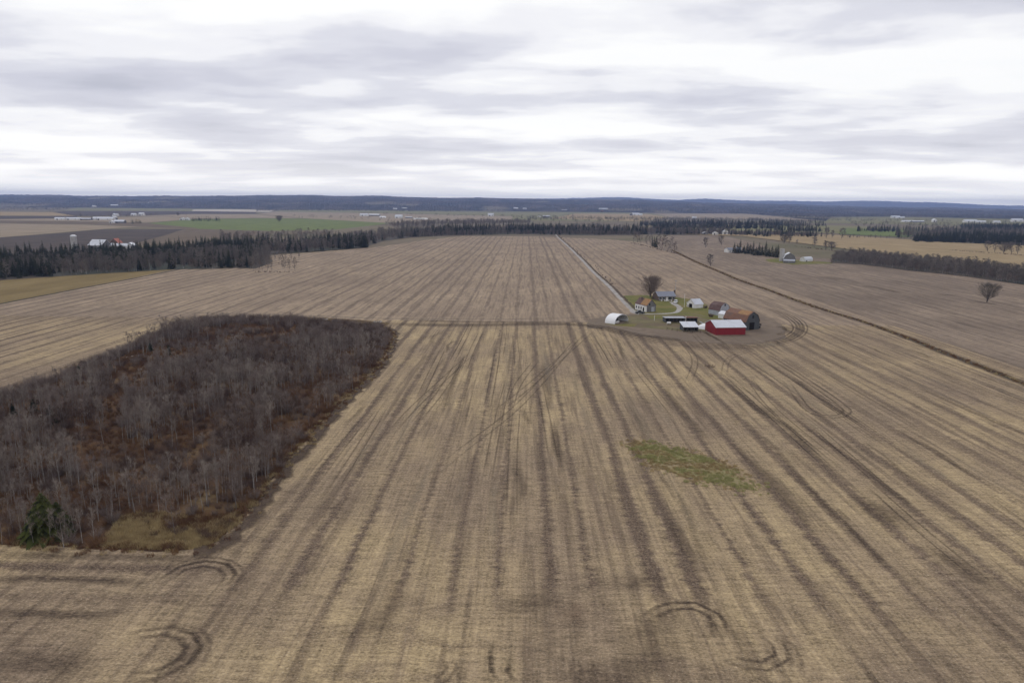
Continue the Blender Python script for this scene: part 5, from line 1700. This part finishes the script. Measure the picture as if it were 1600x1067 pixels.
silo(1221, 408, 2.3, 12.5, False, 'pale concrete silo without a roof beside the white barn at right')
building('barn', (1224, 409), (1243, 409.5), 11, 3.2, 9.0, 'gambrel', False, B_board, B_whiteroof, 'old barn with white gambrel roof beside the concrete silo at right', None, [('f', .5, 0, 2.6, 2.6, 'bay'), ('f', .5, 5, 1.2, 1.2, 'window')], 'barn', .3)
building('lean_to', (1224, 411), (1242, 411.5), 2.5, 2.2, 3.4, 'shed', True, B_board, B_tin, 'grey lean-to along the front of the white roofed barn at right', None, [('f', .5, .9, 1, .8, 'window')], 'shed', .2)
building('quonset_shed', (1258, 409), (1270, 408), 6, 1.2, 4.4, 'arch', True, B_white, B_whiteroof, 'small white arched shed right of the white roofed barn', None, [('f', .2, 0, 2.2, 1.1, 'bay')], 'shed', .2)
building('house', (1138, 395), (1147, 394.8), 8, 3.4, 5.6, 'gable', True, B_white, B_slate, 'small white house at the left end of the pine windbreak', None, [('f', .3, 1, 1, 1.2, 'window'), ('f', .7, 1, 1, 1.2, 'window')], 'house')
building('house', (1150, 393), (1158, 393.2), 7, 3.0, 5.0, 'gable', True, B_tin, B_tin, 'grey outbuilding half hidden by the pine windbreak', None, [('f', .5, 0, 2, 2.2, 'door')], 'house')
sheet('rough_grass', W([(1195, 405), (1215, 404), (1300, 410), (1300, 412), (1240, 413.5), (1200, 409)]), .0, M_lawn, .8, 4)
# ---- left farm behind the belt
silo(117, 391.5, 3.2, 15.5, True, 'concrete silo with white dome rising behind the left tree belt')
def world_building(name, px, dist, w, depth, e, r_, style, along, wall, roof, lab, cat='barn', rot=0.0, z=-.4, grp=None, op=True):
    c = A(px, dist, z)
    a0 = c - Vector((w / 2 * math.cos(rot), w / 2 * math.sin(rot), 0)); a1 = c + Vector((w / 2 * math.cos(rot), w / 2 * math.sin(rot), 0))
    ops = [('f', .3, 0, min(4, w * .25), e * .8, 'bay'), ('f', .75, e * .35, min(3, w * .2), e * .35, 'window')] if op else []
    return building(name, a0, a1, depth, e, r_, style, along, wall, roof, lab, grp, ops, cat, .4, world=True)


d0 = P(140, 392).y
world_building('barn', 141, d0, 19, 14, 6.5, 12.5, 'gable', True, B_board, B_whiteroof, 'white roofed barn right of the domed silo behind the left belt', rot=-.25)
world_building('farmhouse', 172, d0 + 20, 10, 9, 8.0, 13.0, 'gable', False, B_brick, simple('red_tin', (.35, .10, .06), .6), 'red roofed farmhouse behind the left belt', 'house')
world_building('shed', 163, d0 + 8, 9, 6, 6, 8.4, 'gable', True, B_white, B_whiteroof, 'small white shed between the barn and the red roofed house', 'shed')
world_building('shed', 183, d0 + 12, 14, 7, 5.5, 8.0, 'gable', True, B_white, B_whiteroof, 'long white roofed shed right of the red roofed house', 'shed')
world_building('shed', 196, d0 + 25, 9, 7, 5.5, 8.4, 'gable', False, B_tin, B_whiteroof, 'small white gabled shed at the right end of the left farm', 'shed')
# ---- far farms (each building stands where it is seen)
far = [  # px, py base, w, depth, eave, ridge, roof, wall, label
    (90, 343.5, 30, 12, 4, 7, 0, 0, 'leftmost long low white barn on the far left plain'),
    (109, 343.6, 52, 14, 4, 7, 0, 0, 'longest white barn on the far left plain'),
    (129, 343.8, 36, 12, 3.6, 6, 0, 1, 'long low grey barn right of the longest white barn'),
    (158, 343.8, 58, 16, 4.5, 9, 0, 0, 'large white barn right of the dark spruces on the far left plain'),
    (173, 343.4, 16, 14, 6, 12, 1, 1, 'tall grey barn beside the large white barn of the far left plain'),
    (183, 348.5, 26, 12, 4, 8, 0, 1, 'white roofed barn nearest on the far left plain'),
    (171, 348.8, 10, 9, 4, 7, 1, 0, 'small house left of the nearest far left barn'),
    (178, 337.5, 18, 12, 5, 9, 0, 0, 'white house by dark trees beyond the violet ploughland'),
    (207, 337.0, 20, 12, 5, 9, 0, 0, 'white barn between dark trees beyond the violet ploughland'),
    (219, 337.2, 18, 14, 8, 12, 0, 0, 'white barn at the right of the dark trees beyond the ploughland'),
    (178, 325.2, 60, 20, 7, 14, 0, 1, 'white farm against the blue forest at far left'),
    (146, 325.5, 24, 16, 6, 10, 0, 0, 'tiny white building before the forest at far left'),
    (238, 323.8, 80, 24, 7, 16, 0, 0, 'large white farm at the forest edge left of centre'),
    (283, 343.8, 16, 9, 4, 7, 1, 0, 'small grey house left of the dark spruces by the green crop'),
    (290, 344.0, 12, 9, 4, 7, 1, 0, 'small house touching the dark spruces by the green crop'),
    (568, 337.8, 34, 14, 6, 11, 0, 0, 'white barn standing left in the centre meadow'),
    (584, 337.6, 46, 14, 5, 9, 0, 1, 'wide white barn in the centre meadow'),
    (597, 340.8, 22, 12, 4, 7, 0, 0, 'small low white barn nearer in the centre meadow'),
    (622, 341.0, 28, 14, 6, 13, 0, 0, 'steep white roofed barn in the centre meadow'),
    (638, 341.0, 26, 10, 3.4, 6, 1, 1, 'long grey shed right of the steep white roofed barn'),
    (656, 343.0, 50, 10, 3, 5, 0, 0, 'long white shed nearest in the centre meadow'),
    (767, 338.2, 26, 16, 7, 14, 0, 0, 'white gabled barn in the olive meadow right of centre'),
    (547, 326.5, 50, 20, 7, 14, 0, 0, 'white farm building by the pale clearing'),
    (617, 329.5, 26, 14, 5, 9, 0, 0, 'small white barn at the forest foot, left of centre'),
    (632, 329.2, 34, 14, 5, 9, 0, 1, 'second small white barn at the forest foot, left of centre'),
    (806, 329.8, 36, 16, 6, 11, 0, 0, 'white barn at the forest foot near the centre'),
    (820, 330.0, 30, 14, 5, 9, 0, 0, 'small white barn next to the one at the forest foot near the centre'),
    (854, 339.8, 30, 12, 5, 9, 0, 1, 'white barn in the pasture beyond the centre belt'),
    (843, 339.6, 14, 9, 4, 7, 0, 0, 'tiny white house left of the barn beyond the centre belt'),
    (882, 331.8, 40, 14, 5, 9, 1, 1, 'grey barn in the far pasture right of centre'),
    (943, 331.2, 70, 20, 8, 14, 0, 0, 'blue-white large farm building at the forest edge right of centre'),
    (941, 333.0, 20, 12, 6, 10, 2, 2, 'red building below the large farm at the forest edge'),
    (994, 336.4, 40, 14, 7, 13, 0, 0, 'left white barn of the bright farm right of centre'),
    (1000, 337.0, 30, 14, 6, 11, 0, 0, 'right white barn of the bright farm right of centre'),
    (987, 336.8, 14, 10, 8, 12, 1, 1, 'dark small house at the left of the bright farm'),
    (1086, 342.4, 18, 12, 6, 10, 0, 0, 'lone white house beyond the belt, right of centre'),
    (1137, 366.4, 9, 8, 6, 9, 0, 0, 'white upright house at the edge of the golden field'),
    (1121, 367.0, 10, 7, 4, 6.4, 1, 0, 'small white shed left of the upright house by the golden field'),
    (1105, 366.6, 10, 7, 3.4, 5.4, 1, 1, 'small grey shed at the edge of the golden field'),
    (1402, 340.8, 44, 18, 7, 12, 0, 0, 'left white barn high on the right plain'), (1410, 341.4, 40, 16, 5, 9, 0, 0, 'right white barn high on the right plain'),
    (1421, 347.2, 40, 12, 4, 7, 0, 0, 'long white shed at the left of the right plain farms'), (1438, 347.6, 46, 12, 4, 7, 0, 1, 'long white shed in the middle of the right plain farms'),
    (1464, 347.4, 16, 12, 8, 14, 0, 0, 'steep white barn of the right plain farms'),
    (1521, 348.2, 50, 16, 7, 12, 0, 0, 'broad white barn near the right picture edge'), (1537, 348.4, 34, 14, 5, 9, 0, 0, 'low white barn between the two near the right picture edge'),
    (1562, 348.8, 26, 12, 5, 9, 0, 0, 'small white barn near the right picture edge'), (1594, 347.0, 46, 16, 8, 14, 0, 0, 'white barn cut by the right picture edge'),
]
rm = [B_whiteroof, B_tin, B_rust]; wm = [B_white, B_board, B_brick]
for (px, py, w, dp, e, r_, ri, wi, lab) in far:
    p = P(px, py)
    world_building('far_barn' if w > 16 else 'far_house', px, p.y, w, dp, e, r_, 'gable', w > 16, wm[wi], rm[ri], lab, 'barn' if w > 16 else 'house', rot=random.uniform(-.15, .15),
                   z=-.4 if p.y < 4400 else float(np.interp(p.y, [4300, 4900, 5600, 9200], [0, 9, 16, 80])), grp='farm buildings of the far plain')

# utility poles along the far end of the field
for (px, py, lab) in [(677, 370, 'left thin utility pole before the centre tree belt'), (731, 367, 'right thin utility pole before the centre tree belt'), (1593, 392, 'thin utility pole by the bare trees at far right')]:
    o = empty('utility_pole', P(px, py), 0, lab, 'pole')
    MB().tube([(0, 0, -.2), (0, 0, 10)], .16, 6).build('pole', B_concrete, o)
    MB().box(-1, 1, -.06, .06, 9.2, 9.35).build('crossarm', B_wood, o)

# ------------------------------------------------------------------ haze
hb = MB().box(-16000, 16000, -400, 18500, -1.8, 262).build('haze', None)
hb['kind'] = 'stuff'
hm = bpy.data.materials.new('haze_air'); hm.use_nodes = True
hn_, hl_ = hm.node_tree.nodes, hm.node_tree.links
hn_.clear()
ho = N('ShaderNodeOutputMaterial', hn_)
pv = N('ShaderNodeVolumePrincipled', hn_)
pv.inputs['Color'].default_value = (0.44, 0.58, 1.0, 1)
pv.inputs['Density'].default_value = 7.4e-5
pv.inputs['Anisotropy'].default_value = 0.0
hl_.new(pv.outputs[0], ho.inputs['Volume'])
hb.data.materials.clear(); hb.data.materials.append(hm)
